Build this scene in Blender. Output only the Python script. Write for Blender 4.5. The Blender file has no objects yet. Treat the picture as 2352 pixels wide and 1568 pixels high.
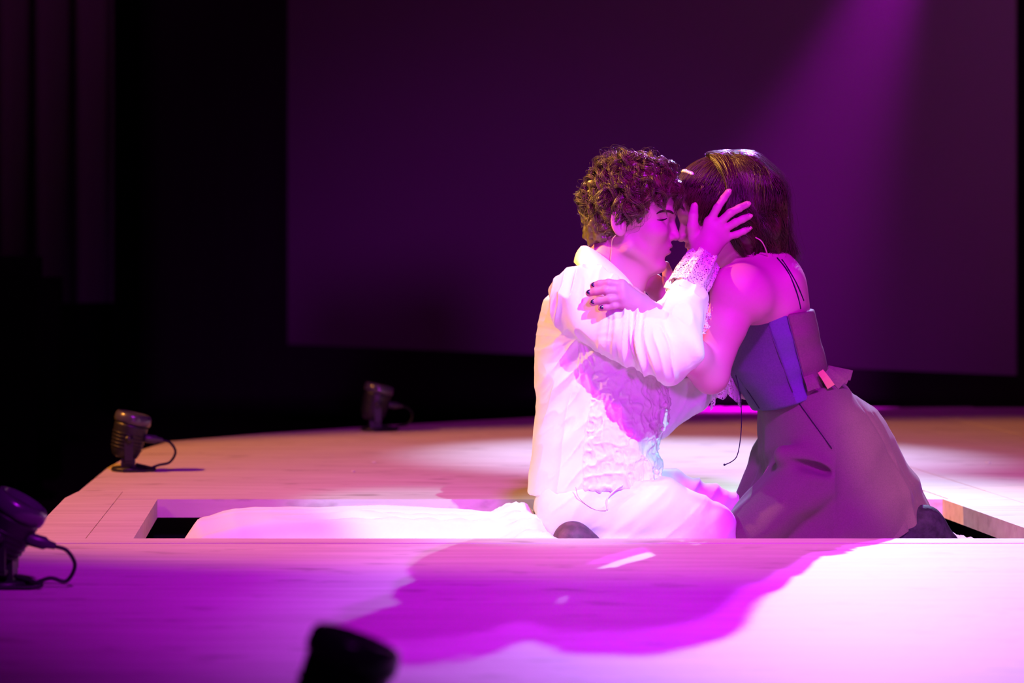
import bpy, bmesh, math, random
import numpy as np
from mathutils import Vector, Matrix

random.seed(4)
rng = np.random.default_rng(7)
C = bpy.context.scene.collection
SC = bpy.context.scene

# ------------------------------------------------------------------ camera
# camera stands 0.564 m above the platform, 85 mm lens, frame shifted off axis
FPX, PX0, PY0, CAMH = 5553.0, 683.0, 623.0, 0.564
cam = bpy.data.cameras.new('camera'); camo = bpy.data.objects.new('camera', cam); C.objects.link(camo)
camo.location = (0, 0, CAMH); camo.rotation_euler = (math.pi/2, 0, 0)
cam.sensor_width = 36.0; cam.lens = 36.0*FPX/2352
cam.shift_x = (1176-PX0)/2352; cam.shift_y = -(784-PY0)/2352
cam.clip_start = 0.05; cam.clip_end = 100
cam.dof.use_dof = True; cam.dof.focus_distance = 5.4; cam.dof.aperture_fstop = 3.2
SC.camera = camo

def pt(u, v, Y):
    """stage point at depth Y (m from the camera) seen at photo pixel u, v"""
    return np.array([(u-PX0)*Y/FPX, Y, CAMH-(v-PY0)*Y/FPX])

# ------------------------------------------------------------------ world, exposure
w = bpy.data.worlds.new('world'); SC.world = w; w.use_nodes = True
w.node_tree.nodes['Background'].inputs[0].default_value = (0.10, 0.01, 0.14, 1)
w.node_tree.nodes['Background'].inputs[1].default_value = 0.02
SC.view_settings.view_transform = 'Standard'; SC.view_settings.look = 'None'
SC.view_settings.gamma = 1; SC.view_settings.use_curve_mapping = False
SC.view_settings.exposure = 0

# ------------------------------------------------------------------ stage lamps and added helper spots
def spot(name, pos, aim, col, watts, angle, blend, radius=0.04):
    d = bpy.data.lights.new(name, 'SPOT'); o = bpy.data.objects.new(name, d); C.objects.link(o)
    d.color = col; d.energy = watts; d.spot_size = math.radians(angle); d.spot_blend = blend
    d.shadow_soft_size = radius
    o.location = pos
    o.rotation_euler = (Vector(aim)-Vector(pos)).to_track_quat('-Z', 'Y').to_euler()
    return o
AMB_POS = (-5.6, 5.3, 5.3)
spot('back_spot', (2.35, 10.5, 2.95), (1.27, 5.2, 0.0), (0.46, 0.80, 1.0), 1900, 21, 0.9, 0.035)
spot('deck_spot', (1.5, 8.6, 6.5), (1.22, 7.38, 0.0), (0.50, 0.58, 1.0), 4000, 17.5, 1.0, 0.05)
spot('amber_spot', AMB_POS, (1.2, 6.5, 0.1), (1.0, 0.34, 0.045), 2800, 32, 0.35, 0.07)
spot('added_side_spot', (-4.2, 4.7, 4.4), (0.36, 5.5, 0.12), (0.60, 0.85, 0.80), 400, 10.0, 0.6, 0.03)  # added narrow cool spot, whitens the shirt back and the sheet
spot('added_skirt_spot', (-1.2, -0.8, 4.4), (1.58, 5.45, 0.18), (1.0, 0.46, 0.04), 2500, 5.4, 0.6, 0.03)  # added narrow spot for an amber patch on skirt and pit edge
spot('added_head_spot', (-4.5, 6.5, 3.6), (0.84, 5.52, 0.68), (1.0, 0.52, 0.10), 3400, 6.0, 0.5, 0.03)  # added narrow amber spot, turns hair and shoulders golden
spot('key_spot', (2.6, -1.5, 5.6), (0.50, 5.45, 0.12), (0.22, 0.80, 0.85), 3500, 5.8, 0.5, 0.04)
spot('magenta_spot', (0.9, 0.0, 5.0), (1.05, 4.9, 0.05), (0.62, 0.006, 1.0), 3100, 36, 1.0, 0.35)
spot('magenta_fill', (1.2, -2.6, 1.1), (1.1, 5.5, 0.3), (0.62, 0.006, 1.0), 1650, 20, 1.0, 0.25)  # low frontal fill added to brighten the shade under the arms
spot('purple_back_spot', (2.50, 10.4, 3.2), (1.05, 5.5, 0.5), (0.55, 0.03, 1.0), 1500, 15, 0.8, 0.05)
spot('purple_beam', (2.80, 10.45, 2.40), (2.02, 10.36, 0.5), (0.52, 0.0, 0.66), 3000, 34, 1.0, 0.05)
spot('screen_wash', (0.6, 6.0, 6.5), (0.5, 13.0, 2.0), (0.62, 0.02, 0.56), 310, 95, 0.8, 0.3)

# ------------------------------------------------------------------ materials
M = {}
def mat(name, col, rough=0.6, spec=0.3, noise=None, bump=None, sheen=0, trans=0, metal=0, ani=0):
    """noise=(scale, colour2, contrast, stretch) ; bump=(scale, strength, distance)"""
    m = bpy.data.materials.new(name); m.use_nodes = True; nt = m.node_tree
    b = nt.nodes['Principled BSDF']
    b.inputs['Base Color'].default_value = (*col, 1); b.inputs['Roughness'].default_value = rough
    b.inputs['Specular IOR Level'].default_value = spec; b.inputs['Metallic'].default_value = metal
    b.inputs['Sheen Weight'].default_value = sheen
    tc = nt.nodes.new('ShaderNodeTexCoord')
    if noise:
        sc, c2, con, st = noise
        mp = nt.nodes.new('ShaderNodeMapping'); mp.inputs['Scale'].default_value = st
        n = nt.nodes.new('ShaderNodeTexNoise'); n.inputs['Scale'].default_value = sc; n.inputs['Detail'].default_value = 6
        r = nt.nodes.new('ShaderNodeValToRGB')
        r.color_ramp.elements[0].position = 0.5-con; r.color_ramp.elements[1].position = 0.5+con
        r.color_ramp.elements[0].color = (*col, 1); r.color_ramp.elements[1].color = (*c2, 1)
        nt.links.new(tc.outputs['Object'], mp.inputs[0]); nt.links.new(mp.outputs[0], n.inputs[0])
        nt.links.new(n.outputs[0], r.inputs[0]); nt.links.new(r.outputs[0], b.inputs['Base Color'])
    if bump:
        n2 = nt.nodes.new('ShaderNodeTexNoise'); n2.inputs['Scale'].default_value = bump[0]; n2.inputs['Detail'].default_value = 4
        bp = nt.nodes.new('ShaderNodeBump'); bp.inputs['Strength'].default_value = bump[1]; bp.inputs['Distance'].default_value = bump[2]
        nt.links.new(tc.outputs['Object'], n2.inputs[0]); nt.links.new(n2.outputs[0], bp.inputs['Height'])
        nt.links.new(bp.outputs[0], b.inputs['Normal'])
    M[name] = m
    return m
mat('deck', (0.56, 0.47, 0.44), 0.62, 0.25, (5, (0.70, 0.62, 0.58), 0.22, (0.6, 6, 6)), (40, 0.25, 0.002))
mat('deck_edge', (0.62, 0.50, 0.40), 0.7, 0.2, (8, (0.70, 0.58, 0.46), 0.2, (1, 1, 6)))
mat('pit_dark', (0.006, 0.006, 0.008), 0.9, 0.05)
mat('stage_black', (0.010, 0.009, 0.011), 0.8, 0.08, (3, (0.016, 0.014, 0.016), 0.2, (1, 1, 1)))
mat('velour', (0.004, 0.004, 0.005), 0.95, 0.02)
mat('leg_cloth', (0.16, 0.11, 0.15), 0.95, 0.02)
mat('screen', (0.30, 0.26, 0.30), 0.9, 0.05)
mat('lamp_black', (0.014, 0.013, 0.016), 0.42, 0.45, None, (120, 0.1, 0.001))
mat('lamp_rim', (0.06, 0.056, 0.07), 0.25, 0.8)
mat('cable', (0.010, 0.010, 0.012), 0.5, 0.3)
mat('plug', (0.05, 0.045, 0.06), 0.35, 0.5)
mat('sheet', (0.82, 0.80, 0.80), 0.85, 0.1, None, (60, 0.15, 0.002), sheen=0.1)
mat('shirt', (0.84, 0.82, 0.80), 0.85, 0.1, None, (90, 0.12, 0.001))
mat('trousers', (0.80, 0.78, 0.77), 0.85, 0.1, None, (80, 0.12, 0.001))
mat('ruched', (0.80, 0.78, 0.78), 0.8, 0.15, None, (150, 0.35, 0.002))
mat('nail_bare', (0.66, 0.36, 0.35), 0.3, 0.5)
mat('nail', (0.012, 0.010, 0.03), 0.2, 0.6)
mat('man_hair', (0.050, 0.046, 0.018), 0.33, 0.7, (30, (0.16, 0.135, 0.046), 0.2, (1, 1, 1)))
mat('woman_hair', (0.026, 0.013, 0.008), 0.36, 0.5, (25, (0.065, 0.03, 0.014), 0.2, (1, 1, 1)))
mat('brow', (0.045, 0.022, 0.018), 0.6, 0.2)
mat('lash', (0.01, 0.006, 0.006), 0.6, 0.2)
mat('pearl', (0.75, 0.68, 0.60), 0.25, 0.6)
mat('boot', (0.016, 0.014, 0.024), 0.75, 0.2, (60, (0.035, 0.03, 0.05), 0.15, (1, 1, 1)), (160, 0.6, 0.003))
mat('shoe', (0.09, 0.045, 0.060), 0.6, 0.3, (60, (0.16, 0.06, 0.10), 0.15, (1, 1, 1)))
mat('bodice', (0.085, 0.075, 0.125), 0.75, 0.2, (300, (0.11, 0.10, 0.155), 0.2, (1, 1, 1)), (420, 0.3, 0.001))
mat('bodice_side', (0.10, 0.09, 0.20), 0.7, 0.25, (300, (0.125, 0.11, 0.235), 0.2, (1, 1, 1)), (420, 0.3, 0.001))
mat('bodice_back', (0.15, 0.105, 0.10), 0.8, 0.2, (260, (0.19, 0.135, 0.12), 0.2, (1, 1, 1)), (420, 0.3, 0.001))
mat('skirt', (0.130, 0.118, 0.090), 0.85, 0.15, (420, (0.165, 0.148, 0.112), 0.2, (1, 1, 1)), (500, 0.4, 0.001), sheen=0.1)
mat('zip', (0.30, 0.25, 0.20), 0.35, 0.6, metal=0.6)
mat('cord', (0.015, 0.01, 0.03), 0.6, 0.2)
mat('mic', (0.62, 0.42, 0.34), 0.5, 0.3)
mat('button', (0.8, 0.74, 0.74), 0.3, 0.5)
mat('tape', (0.85, 0.85, 0.80), 0.5, 0.3)
mat('ribbon', (0.55, 0.46, 0.14), 0.6, 0.3)

def scuff(m):
    nt = m.node_tree; b = nt.nodes['Principled BSDF']; src = b.inputs['Base Color'].links[0].from_socket
    tc = nt.nodes.new('ShaderNodeTexCoord'); mp = nt.nodes.new('ShaderNodeMapping'); mp.inputs['Scale'].default_value = (0.45, 1.0, 1.0)
    n = nt.nodes.new('ShaderNodeTexNoise'); n.inputs['Scale'].default_value = 16; n.inputs['Detail'].default_value = 5
    r = nt.nodes.new('ShaderNodeValToRGB'); r.color_ramp.elements[0].position = 0.60; r.color_ramp.elements[1].position = 0.74
    r.color_ramp.elements[0].color = (1, 1, 1, 1); r.color_ramp.elements[1].color = (0.55, 0.5, 0.48, 1)
    mx = nt.nodes.new('ShaderNodeMix'); mx.data_type = 'RGBA'; mx.blend_type = 'MULTIPLY'; mx.inputs[0].default_value = 0.8
    nt.links.new(tc.outputs['Object'], mp.inputs[0]); nt.links.new(mp.outputs[0], n.inputs[0]); nt.links.new(n.outputs[0], r.inputs[0])
    nt.links.new(src, mx.inputs[6]); nt.links.new(r.outputs[0], mx.inputs[7]); nt.links.new(mx.outputs[2], b.inputs['Base Color'])
scuff(M['deck'])

def skin(name, base, lip):
    m = mat(name, base, 0.5, 0.35, None, (220, 0.08, 0.0008)); nt = m.node_tree; b = nt.nodes['Principled BSDF']
    a = nt.nodes.new('ShaderNodeAttribute'); a.attribute_name = 'tint'
    mx = nt.nodes.new('ShaderNodeMix'); mx.data_type = 'RGBA'
    mx.inputs[6].default_value = (*base, 1); mx.inputs[7].default_value = (*lip, 1)
    nt.links.new(a.outputs['Fac'], mx.inputs[0]); nt.links.new(mx.outputs[2], b.inputs['Base Color'])
    b.inputs['Subsurface Weight'].default_value = 0.12; b.inputs['Subsurface Radius'].default_value = (0.01, 0.004, 0.003)
    b.inputs['Subsurface Scale'].default_value = 0.5
skin('skin_man', (0.56, 0.21, 0.35), (0.38, 0.10, 0.15))
skin('skin_woman', (0.58, 0.21, 0.35), (0.38, 0.09, 0.15))

def lace_mat():
    m = bpy.data.materials.new('lace'); m.use_nodes = True; nt = m.node_tree; b = nt.nodes['Principled BSDF']
    b.inputs['Base Color'].default_value = (0.82, 0.76, 0.77, 1); b.inputs['Roughness'].default_value = 0.8
    tc = nt.nodes.new('ShaderNodeTexCoord')
    v = nt.nodes.new('ShaderNodeTexVoronoi'); v.feature = 'DISTANCE_TO_EDGE'; v.inputs['Scale'].default_value = 200
    v2 = nt.nodes.new('ShaderNodeTexVoronoi'); v2.inputs['Scale'].default_value = 70
    nt.links.new(tc.outputs['Object'], v.inputs[0]); nt.links.new(tc.outputs['Object'], v2.inputs[0])
    lt = nt.nodes.new('ShaderNodeMath'); lt.operation = 'LESS_THAN'; lt.inputs[1].default_value = 0.13
    l2 = nt.nodes.new('ShaderNodeMath'); l2.operation = 'LESS_THAN'; l2.inputs[1].default_value = 0.30
    mx = nt.nodes.new('ShaderNodeMath'); mx.operation = 'MAXIMUM'
    nt.links.new(v.outputs['Distance'], lt.inputs[0]); nt.links.new(v2.outputs['Distance'], l2.inputs[0])
    nt.links.new(lt.outputs[0], mx.inputs[0]); nt.links.new(l2.outputs[0], mx.inputs[1])
    nt.links.new(mx.outputs[0], b.inputs['Alpha'])
    M['lace'] = m
lace_mat()

# ------------------------------------------------------------------ mesh helpers
def tag(o, label=None, cat=None, group=None, kind=None):
    for k, v in (('label', label), ('category', cat), ('group', group), ('kind', kind)):
        if v: o[k] = v
    return o
def empty(name, loc):
    o = bpy.data.objects.new(name, None); C.objects.link(o); o.location = loc; o.empty_display_size = 0.05
    return o
def mk(name, verts, faces, material, parent=None, smooth=False, base=None, tint=None):
    """verts in stage coordinates; the object's origin goes to base (or to the parent's origin)"""
    v = np.asarray(verts, dtype=np.float64).reshape(-1, 3)
    off = np.zeros(3)
    if base is not None: off = np.array(base, dtype=np.float64)
    if parent is not None:
        q = parent
        off = np.zeros(3)
        while q is not None: off = off+np.array(q.location); q = q.parent
    v = v-off
    me = bpy.data.meshes.new(name)
    if isinstance(faces, np.ndarray):
        n, k = faces.shape
        me.vertices.add(len(v)); me.vertices.foreach_set('co', v.astype(np.float32).ravel())
        me.loops.add(n*k); me.loops.foreach_set('vertex_index', faces.astype(np.int32).ravel())
        me.polygons.add(n); me.polygons.foreach_set('loop_start', np.arange(0, n*k, k, dtype=np.int32))
        me.update(calc_edges=True); me.validate()
    else:
        me.from_pydata([tuple(x) for x in v], [], faces)
        bm = bmesh.new(); bm.from_mesh(me); bmesh.ops.recalc_face_normals(bm, faces=bm.faces); bm.to_mesh(me); bm.free()
    if smooth: me.polygons.foreach_set('use_smooth', np.ones(len(me.polygons), dtype=bool))
    if tint is not None:
        a = me.attributes.new('tint', 'FLOAT', 'POINT'); a.data.foreach_set('value', np.asarray(tint, dtype=np.float32))
    me.materials.append(M[material])
    o = bpy.data.objects.new(name, me); C.objects.link(o)
    if parent is not None: o.parent = parent
    elif base is not None: o.location = base
    return o
def prism(poly, z0, z1):
    n = len(poly)
    v = [(x, y, z0) for x, y in poly]+[(x, y, z1) for x, y in poly]
    f = [list(range(n))[::-1], list(range(n, 2*n))]+[[i, (i+1) % n, n+(i+1) % n, n+i] for i in range(n)]
    return v, f
def box(x0, x1, y0, y1, z0, z1):
    return prism([(x0, y0), (x1, y0), (x1, y1), (x0, y1)], z0, z1)
def catmull(pts, n):
    p = np.asarray(pts, dtype=float); p = np.vstack([2*p[0]-p[1], p, 2*p[-1]-p[-2]])
    out = []
    for i in range(1, len(p)-2):
        for t in np.linspace(0, 1, n, endpoint=False):
            a, b, c, d = p[i-1], p[i], p[i+1], p[i+2]
            out.append(0.5*((2*b)+(-a+c)*t+(2*a-5*b+4*c-d)*t*t+(-a+3*b-3*c+d)*t**3))
    out.append(p[-2]); return np.array(out)
def tube(path, r, sides=8, caps=True):
    p = np.asarray(path, dtype=float); n = len(p)
    r = np.full(n, r) if np.isscalar(r) else np.asarray(r)
    t = np.gradient(p, axis=0); t /= np.linalg.norm(t, axis=1)[:, None]+1e-12
    up = np.array([0, 0, 1.0]) if abs(t[0][2]) < 0.9 else np.array([1.0, 0, 0])
    V = []; x = np.cross(t[0], up); x /= np.linalg.norm(x)
    for i in range(n):
        x = x-t[i]*np.dot(x, t[i]); x /= np.linalg.norm(x)+1e-12; y = np.cross(t[i], x)
        for k in range(sides):
            a = 2*math.pi*k/sides; V.append(p[i]+r[i]*(math.cos(a)*x+math.sin(a)*y))
    Fc = [[i*sides+k, i*sides+(k+1) % sides, (i+1)*sides+(k+1) % sides, (i+1)*sides+k] for i in range(n-1) for k in range(sides)]
    if caps: Fc += [list(range(sides))[::-1], [(n-1)*sides+k for k in range(sides)]]
    return V, Fc
def lathe(prof, seg=24, axis_mat=None, org=(0, 0, 0)):
    V = []; Fc = []
    for (r, z) in prof:
        for k in range(seg):
            a = 2*math.pi*k/seg; V.append((r*math.cos(a), r*math.sin(a), z))
    for i in range(len(prof)-1):
        for k in range(seg): Fc.append([i*seg+k, i*seg+(k+1) % seg, (i+1)*seg+(k+1) % seg, (i+1)*seg+k])
    Fc += [list(range(seg))[::-1], [(len(prof)-1)*seg+k for k in range(seg)]]
    V = np.array(V)
    if axis_mat is not None: V = V@np.array(axis_mat).T
    return V+np.array(org), Fc
def join(parts):
    V = []; Fc = []; o = 0
    for v, f in parts:
        V.extend([tuple(x) for x in v]); Fc.extend([[i+o for i in q] for q in f]); o += len(v)
    return V, Fc
def rot(axis, deg):
    return np.array(Matrix.Rotation(math.radians(deg), 3, axis))
def gridfaces(nu, nv, wrap=False):
    f = []
    for i in range(nu-1):
        for j in range(nv if wrap else nv-1):
            j2 = (j+1) % nv; f.append([i*nv+j, i*nv+j2, (i+1)*nv+j2, (i+1)*nv+j])
    return f

# ------------------------------------------------------------------ value noise (vectorised)
def _hash(i, j, k, s):
    n = (i*73856093) ^ (j*19349663) ^ (k*83492791) ^ (s*2654435)
    n = (n ^ (n >> 13))*1274126177 & 0x7fffffff
    return ((n ^ (n >> 16)) & 0xffff)/32767.5-1.0
def vnoise(p, s=0):
    p = np.asarray(p, dtype=float); i = np.floor(p).astype(np.int64); f = p-i; f = f*f*f*(f*(f*6-15)+10)
    r = 0
    for a in (0, 1):
        wa = f[..., 0] if a else 1-f[..., 0]
        for b in (0, 1):
            wb = f[..., 1] if b else 1-f[..., 1]
            for c in (0, 1):
                wc = f[..., 2] if c else 1-f[..., 2]
                r = r+wa*wb*wc*_hash(i[..., 0]+a, i[..., 1]+b, i[..., 2]+c, s)
    return r
def fbm(p, s=0, o=3):
    r = 0; a = 1.0
    for k in range(o): r = r+a*vnoise(p*(2**k), s+k); a *= 0.5
    return r

# ------------------------------------------------------------------ smooth solids: one continuous surface from blended shapes
def cone(a, b, ra, rb=None):
    a = np.asarray(a, float); b = np.asarray(b, float); rb = ra if rb is None else rb
    ba = b-a; l2 = max(ba@ba, 1e-12); m = max(ra, rb)
    def f(p):
        pa = p-a; t = np.clip((pa@ba)/l2, 0, 1)
        return np.sqrt(((pa-t[:, None]*ba)**2).sum(1))-(ra+(rb-ra)*t)
    return f, np.minimum(a, b)-m, np.maximum(a, b)+m
def ball(c, r, R=None):
    c = np.asarray(c, float); r = np.asarray(r if hasattr(r, '__len__') else (r, r, r), float)
    R = np.eye(3) if R is None else np.asarray(R); m = r.max()
    def f(p):
        q = (p-c)@R
        k0 = np.sqrt(((q/r)**2).sum(1)); k1 = np.sqrt(((q/(r*r))**2).sum(1))
        return np.where(k0 < 1e-6, -r.min(), k0*(k0-1)/np.maximum(k1, 1e-6))
    return f, c-m, c+m
def loft(rows, org=(0, 0, 0), R=None, n=2.3):
    """rows: (z, xc, yc, half depth x, half width y) in the local frame, z ascending"""
    rows = np.asarray(rows, float); org = np.asarray(org, float); R = np.eye(3) if R is None else np.asarray(R)
    z = rows[:, 0]
    def f(p):
        q = (p-org)@R
        zc = np.clip(q[:, 2], z[0], z[-1])
        xc, yc, a, b = (np.interp(zc, z, rows[:, k]) for k in (1, 2, 3, 4))
        d = ((np.abs((q[:, 0]-xc)/a)**n+np.abs((q[:, 1]-yc)/b)**n)**(1/n)-1)*np.minimum(a, b)
        return np.maximum(d, np.maximum(z[0]-q[:, 2], q[:, 2]-z[-1]))
    ex = max(np.abs(rows[:, 1]).max()+rows[:, 3].max(), np.abs(rows[:, 2]).max()+rows[:, 4].max(), np.abs(z).max())*1.8
    cor = np.array([[sx, sy, sz] for sx in (rows[:, 1]-rows[:, 3]).min()+np.array([0, (rows[:, 1]+rows[:, 3]).max()-(rows[:, 1]-rows[:, 3]).min()])
                    for sy in ((rows[:, 2]-rows[:, 4]).min(), (rows[:, 2]+rows[:, 4]).max()) for sz in (z[0], z[-1])])@R.T+org
    return f, cor.min(0), cor.max(0)
def half(n, p0):
    n = np.asarray(n, float); n = n/np.linalg.norm(n); p0 = np.asarray(p0, float)
    def f(p): return (p-p0)@n
    return f, np.full(3, 1e9), np.full(3, -1e9)

class Solid:
    def __init__(s): s.ops = []
    def add(s, prim, k=0.01): s.ops.append(('u', prim, k)); return s
    def cut(s, prim, k=0.005): s.ops.append(('s', prim, k)); return s
    def keep(s, prim, k=0.005): s.ops.append(('i', prim, k)); return s
    def chain(s, pts, rad, k=0.01):
        for i in range(len(pts)-1): s.add(cone(pts[i], pts[i+1], rad[i], rad[i+1]), k)
        return s
    @staticmethod
    def comb(mode, d, e, k):
        if mode == 's': e = -e
        if d is None: return e
        h = np.maximum(k-np.abs(d-e), 0)/k
        return np.minimum(d, e)-h*h*k*0.25 if mode == 'u' else np.maximum(d, e)+h*h*k*0.25
    def mesh(s, h, B=18, smooth=1):
        us = [o for o in s.ops if o[0] == 'u']
        lo = np.min([o[1][1] for o in us], axis=0)-2*h-0.004; hi = np.max([o[1][2] for o in us], axis=0)+2*h+0.004
        nb = np.ceil((hi-lo)/(h*B)).astype(int)
        bi = np.stack(np.meshgrid(*[np.arange(x) for x in nb], indexing='ij'), -1).reshape(-1, 3)
        cen = lo+(bi+0.5)*B*h; R = h*B*0.5*math.sqrt(3)
        f0 = None; dv = []
        for m, pr, k in s.ops:
            e = pr[0](cen); dv.append(e); f0 = s.comb(m, f0, e, k)
        act = np.where(np.abs(f0) < R*1.35+0.012)[0]
        N = nb*B+3
        g = np.arange(B+1); gx, gy, gz = np.meshgrid(g, g, g, indexing='ij'); loc = np.stack([gx, gy, gz], -1).reshape(-1, 3)
        ids = []; pos = []; quads = []
        co = [(a, b, c) for a in (0, 1) for b in (0, 1) for c in (0, 1)]
        ed = [(0, 1), (2, 3), (4, 5), (6, 7), (0, 2), (1, 3), (4, 6), (5, 7), (0, 4), (1, 5), (2, 6), (3, 7)]
        cof = np.array(co, float)
        gid = lambda I: (I[:, 0]*N[1]+I[:, 1])*N[2]+I[:, 2]
        for a in act:
            base = bi[a]*B; p = lo+(base+loc)*h; d = None
            for (m, pr, k), e0 in zip(s.ops, dv):
                c0 = e0[a]
                if m == 'u' and d is not None and c0 > f0[a]+2.3*R+k: continue
                if m == 's' and c0 > 2*R+k: continue
                if m == 'i' and c0 < -2*R-k: continue
                d = s.comb(m, d, pr[0](p), k)
            d = d.reshape(B+1, B+1, B+1); sg = d < 0
            if sg.all() or not sg.any(): continue
            cs = sum(sg[x:B+x, y:B+y, z:B+z].astype(np.int8) for x, y, z in co)
            I = np.argwhere((cs > 0) & (cs < 8))
            v8 = np.stack([d[I[:, 0]+x, I[:, 1]+y, I[:, 2]+z] for x, y, z in co], 1)
            acc = np.zeros((len(I), 3)); cnt = np.zeros(len(I))
            for i, j in ed:
                cr = (v8[:, i] < 0) != (v8[:, j] < 0)
                t = np.where(cr, v8[:, i]/np.where(cr, v8[:, i]-v8[:, j], 1), 0)
                acc += cr[:, None]*(cof[i]+t[:, None]*(cof[j]-cof[i])); cnt += cr
            ids.append(gid(base+I+1)); pos.append(lo+(base+I+acc/cnt[:, None])*h)
            for ax in range(3):
                o = np.zeros(3, int); o[ax] = 1
                A = sg[:B, :B, :B]; Bq = sg[o[0]:B+o[0], o[1]:B+o[1], o[2]:B+o[2]]
                E = np.argwhere(A != Bq)
                if not len(E): continue
                fl = A[E[:, 0], E[:, 1], E[:, 2]]
                u = np.zeros(3, int); u[(ax+1) % 3] = 1; w_ = np.zeros(3, int); w_[(ax+2) % 3] = 1
                G = base+E+1
                q = np.stack([gid(G-u-w_), gid(G-w_), gid(G), gid(G-u)], 1)
                q[~fl] = q[~fl][:, ::-1]; quads.append(q)
        ids = np.concatenate(ids); pos = np.concatenate(pos); quads = np.concatenate(quads)
        o = np.argsort(ids); ids = ids[o]; pos = pos[o]
        ix = np.clip(np.searchsorted(ids, quads), 0, len(ids)-1)
        ok = (ids[ix] == quads).all(1); q = ix[ok]
        for _ in range(smooth): pos = relax(pos, q)
        return pos, q
def relax(v, q, f=0.5):
    acc = np.zeros_like(v); cnt = np.zeros(len(v))
    for i in range(4):
        a = q[:, i]; b = q[:, (i+1) % 4]
        for x, y in ((a, b), (b, a)):
            for c in range(3): acc[:, c] += np.bincount(x, v[y, c], len(v))
            cnt += np.bincount(x, minlength=len(v))
    m = cnt > 0; out = v.copy(); out[m] = v[m]*(1-f)+f*acc[m]/cnt[m][:, None]
    return out
def normals(v, q):
    fn = np.cross(v[q[:, 2]]-v[q[:, 0]], v[q[:, 3]]-v[q[:, 1]]); n = np.zeros_like(v)
    for i in range(4):
        for c in range(3): n[:, c] += np.bincount(q[:, i], fn[:, c], len(v))
    return n/(np.linalg.norm(n, axis=1)[:, None]+1e-12)
def subset(v, q, mask):
    q = q[mask]; u, inv = np.unique(q, return_inverse=True)
    return v[u], inv.reshape(q.shape)
class Frame:
    """local frame: x forward, y to the figure's left, z up"""
    def __init__(s, org, fwd, up, sc=1.0):
        f = np.asarray(fwd, float); f /= np.linalg.norm(f); u = np.asarray(up, float); u -= f*(u@f); u /= np.linalg.norm(u)
        s.o = np.asarray(org, float); s.R = np.stack([f, np.cross(u, f), u], 1); s.s = sc
    def p(s, x, y, z): return s.o+s.R@(np.array([x, y, z])*s.s)
    def ps(s, a): return s.o+(np.asarray(a)*s.s)@s.R.T
    def inv(s, p): return (p-s.o)@s.R/s.s
    def ball(s, c, r, Rl=None):
        R = s.R if Rl is None else s.R@Rl
        return ball(s.p(*c), np.asarray(r if hasattr(r, '__len__') else (r, r, r))*s.s, R)
    def cone(s, a, b, ra, rb=None): return cone(s.p(*a), s.p(*b), ra*s.s, (ra if rb is None else rb)*s.s)

def add_head(S, f, male):
    g = 1.0 if male else 0.0
    S.add(f.ball((0.022, 0, 0.055), (0.097, 0.076, 0.092)), 0.02)
    S.add(f.ball((0.072, 0, 0.042), (0.044, 0.058, 0.042)), 0.02)
    S.add(f.ball((0.062, 0, -0.022), (0.048, 0.056, 0.060)), 0.02)
    for y in (-1, 1):
        S.add(f.cone((0.018, y*0.052, -0.046), (0.075, y*0.018, -0.086), 0.018, 0.014), 0.022)
        S.add(f.ball((0.072, y*0.045, -0.010), (0.028, 0.020, 0.020)), 0.018)
    S.add(f.ball((0.083, 0, -0.087), (0.020, 0.022+0.004*g, 0.017)), 0.014)
    S.add(f.cone((0.055, 0, -0.083), (0.02, 0, -0.06), 0.022, 0.03), 0.02)
    S.add(f.ball((0.087, 0, -0.048), (0.024, 0.028, 0.028)), 0.014)
    for y in (-1, 1):
        S.add(f.cone((0.108, y*0.008, 0.033), (0.094, y*0.044, 0.036), 0.0085+0.0015*g, 0.006), 0.012)
        S.cut(f.ball((0.117, y*0.031, 0.013), (0.017, 0.016, 0.0115)), 0.012)
        S.add(f.ball((0.0905, y*0.032, 0.013), (0.0135, 0.0165, 0.0125)), 0.004)
        S.add(f.cone((0.1035, y*0.024, 0.0225), (0.0955, y*0.044, 0.019), 0.0042, 0.0034), 0.004)
        S.add(f.cone((0.1025, y*0.024, 0.0045), (0.0955, y*0.043, 0.0065), 0.0036, 0.003), 0.004)
    S.add(f.cone((0.108, 0, 0.022), (0.121, 0, -0.016), 0.0075, 0.0092), 0.010)
    S.add(f.ball((0.122, 0, -0.020), (0.0095, 0.010, 0.0085)), 0.006)
    for y in (-1, 1):
        S.add(f.ball((0.110, y*0.0115, -0.0225), (0.0105, 0.0075, 0.0072)), 0.006)
        S.cut(f.ball((0.1145, y*0.0055, -0.0305), (0.0065, 0.0036, 0.004)), 0.003)
    S.add(f.ball((0.1055, 0, -0.0420), (0.0095, 0.023, 0.0062)), 0.005)
    S.add(f.ball((0.1020, 0, -0.0555), (0.0100, 0.020, 0.0072)), 0.005)
    S.cut(f.ball((0.1150, 0, -0.0488), (0.0180, 0.0170, 0.0026)), 0.0025)
    S.cut(f.ball((0.1110, 0, -0.0690), (0.0130, 0.020, 0.0055)), 0.010)
    Rl = rot('Y', -14)
    for y in (-1, 1):
        E = Rl@rot('Z', -y*22)
        S.add(f.ball((-0.010, y*0.080, 0.006), (0.0185, 0.0075, 0.031), E), 0.006)
        S.cut(f.ball((-0.007, y*0.0880, 0.008), (0.0115, 0.0085, 0.0215), E), 0.002)
        S.add(f.ball((-0.001, y*0.083, -0.002), (0.0045, 0.005, 0.009)), 0.004)
        S.add(f.cone((-0.004, y*0.0815, 0.022), (-0.012, y*0.0825, -0.002), 0.0030, 0.0028), 0.003)

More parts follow.
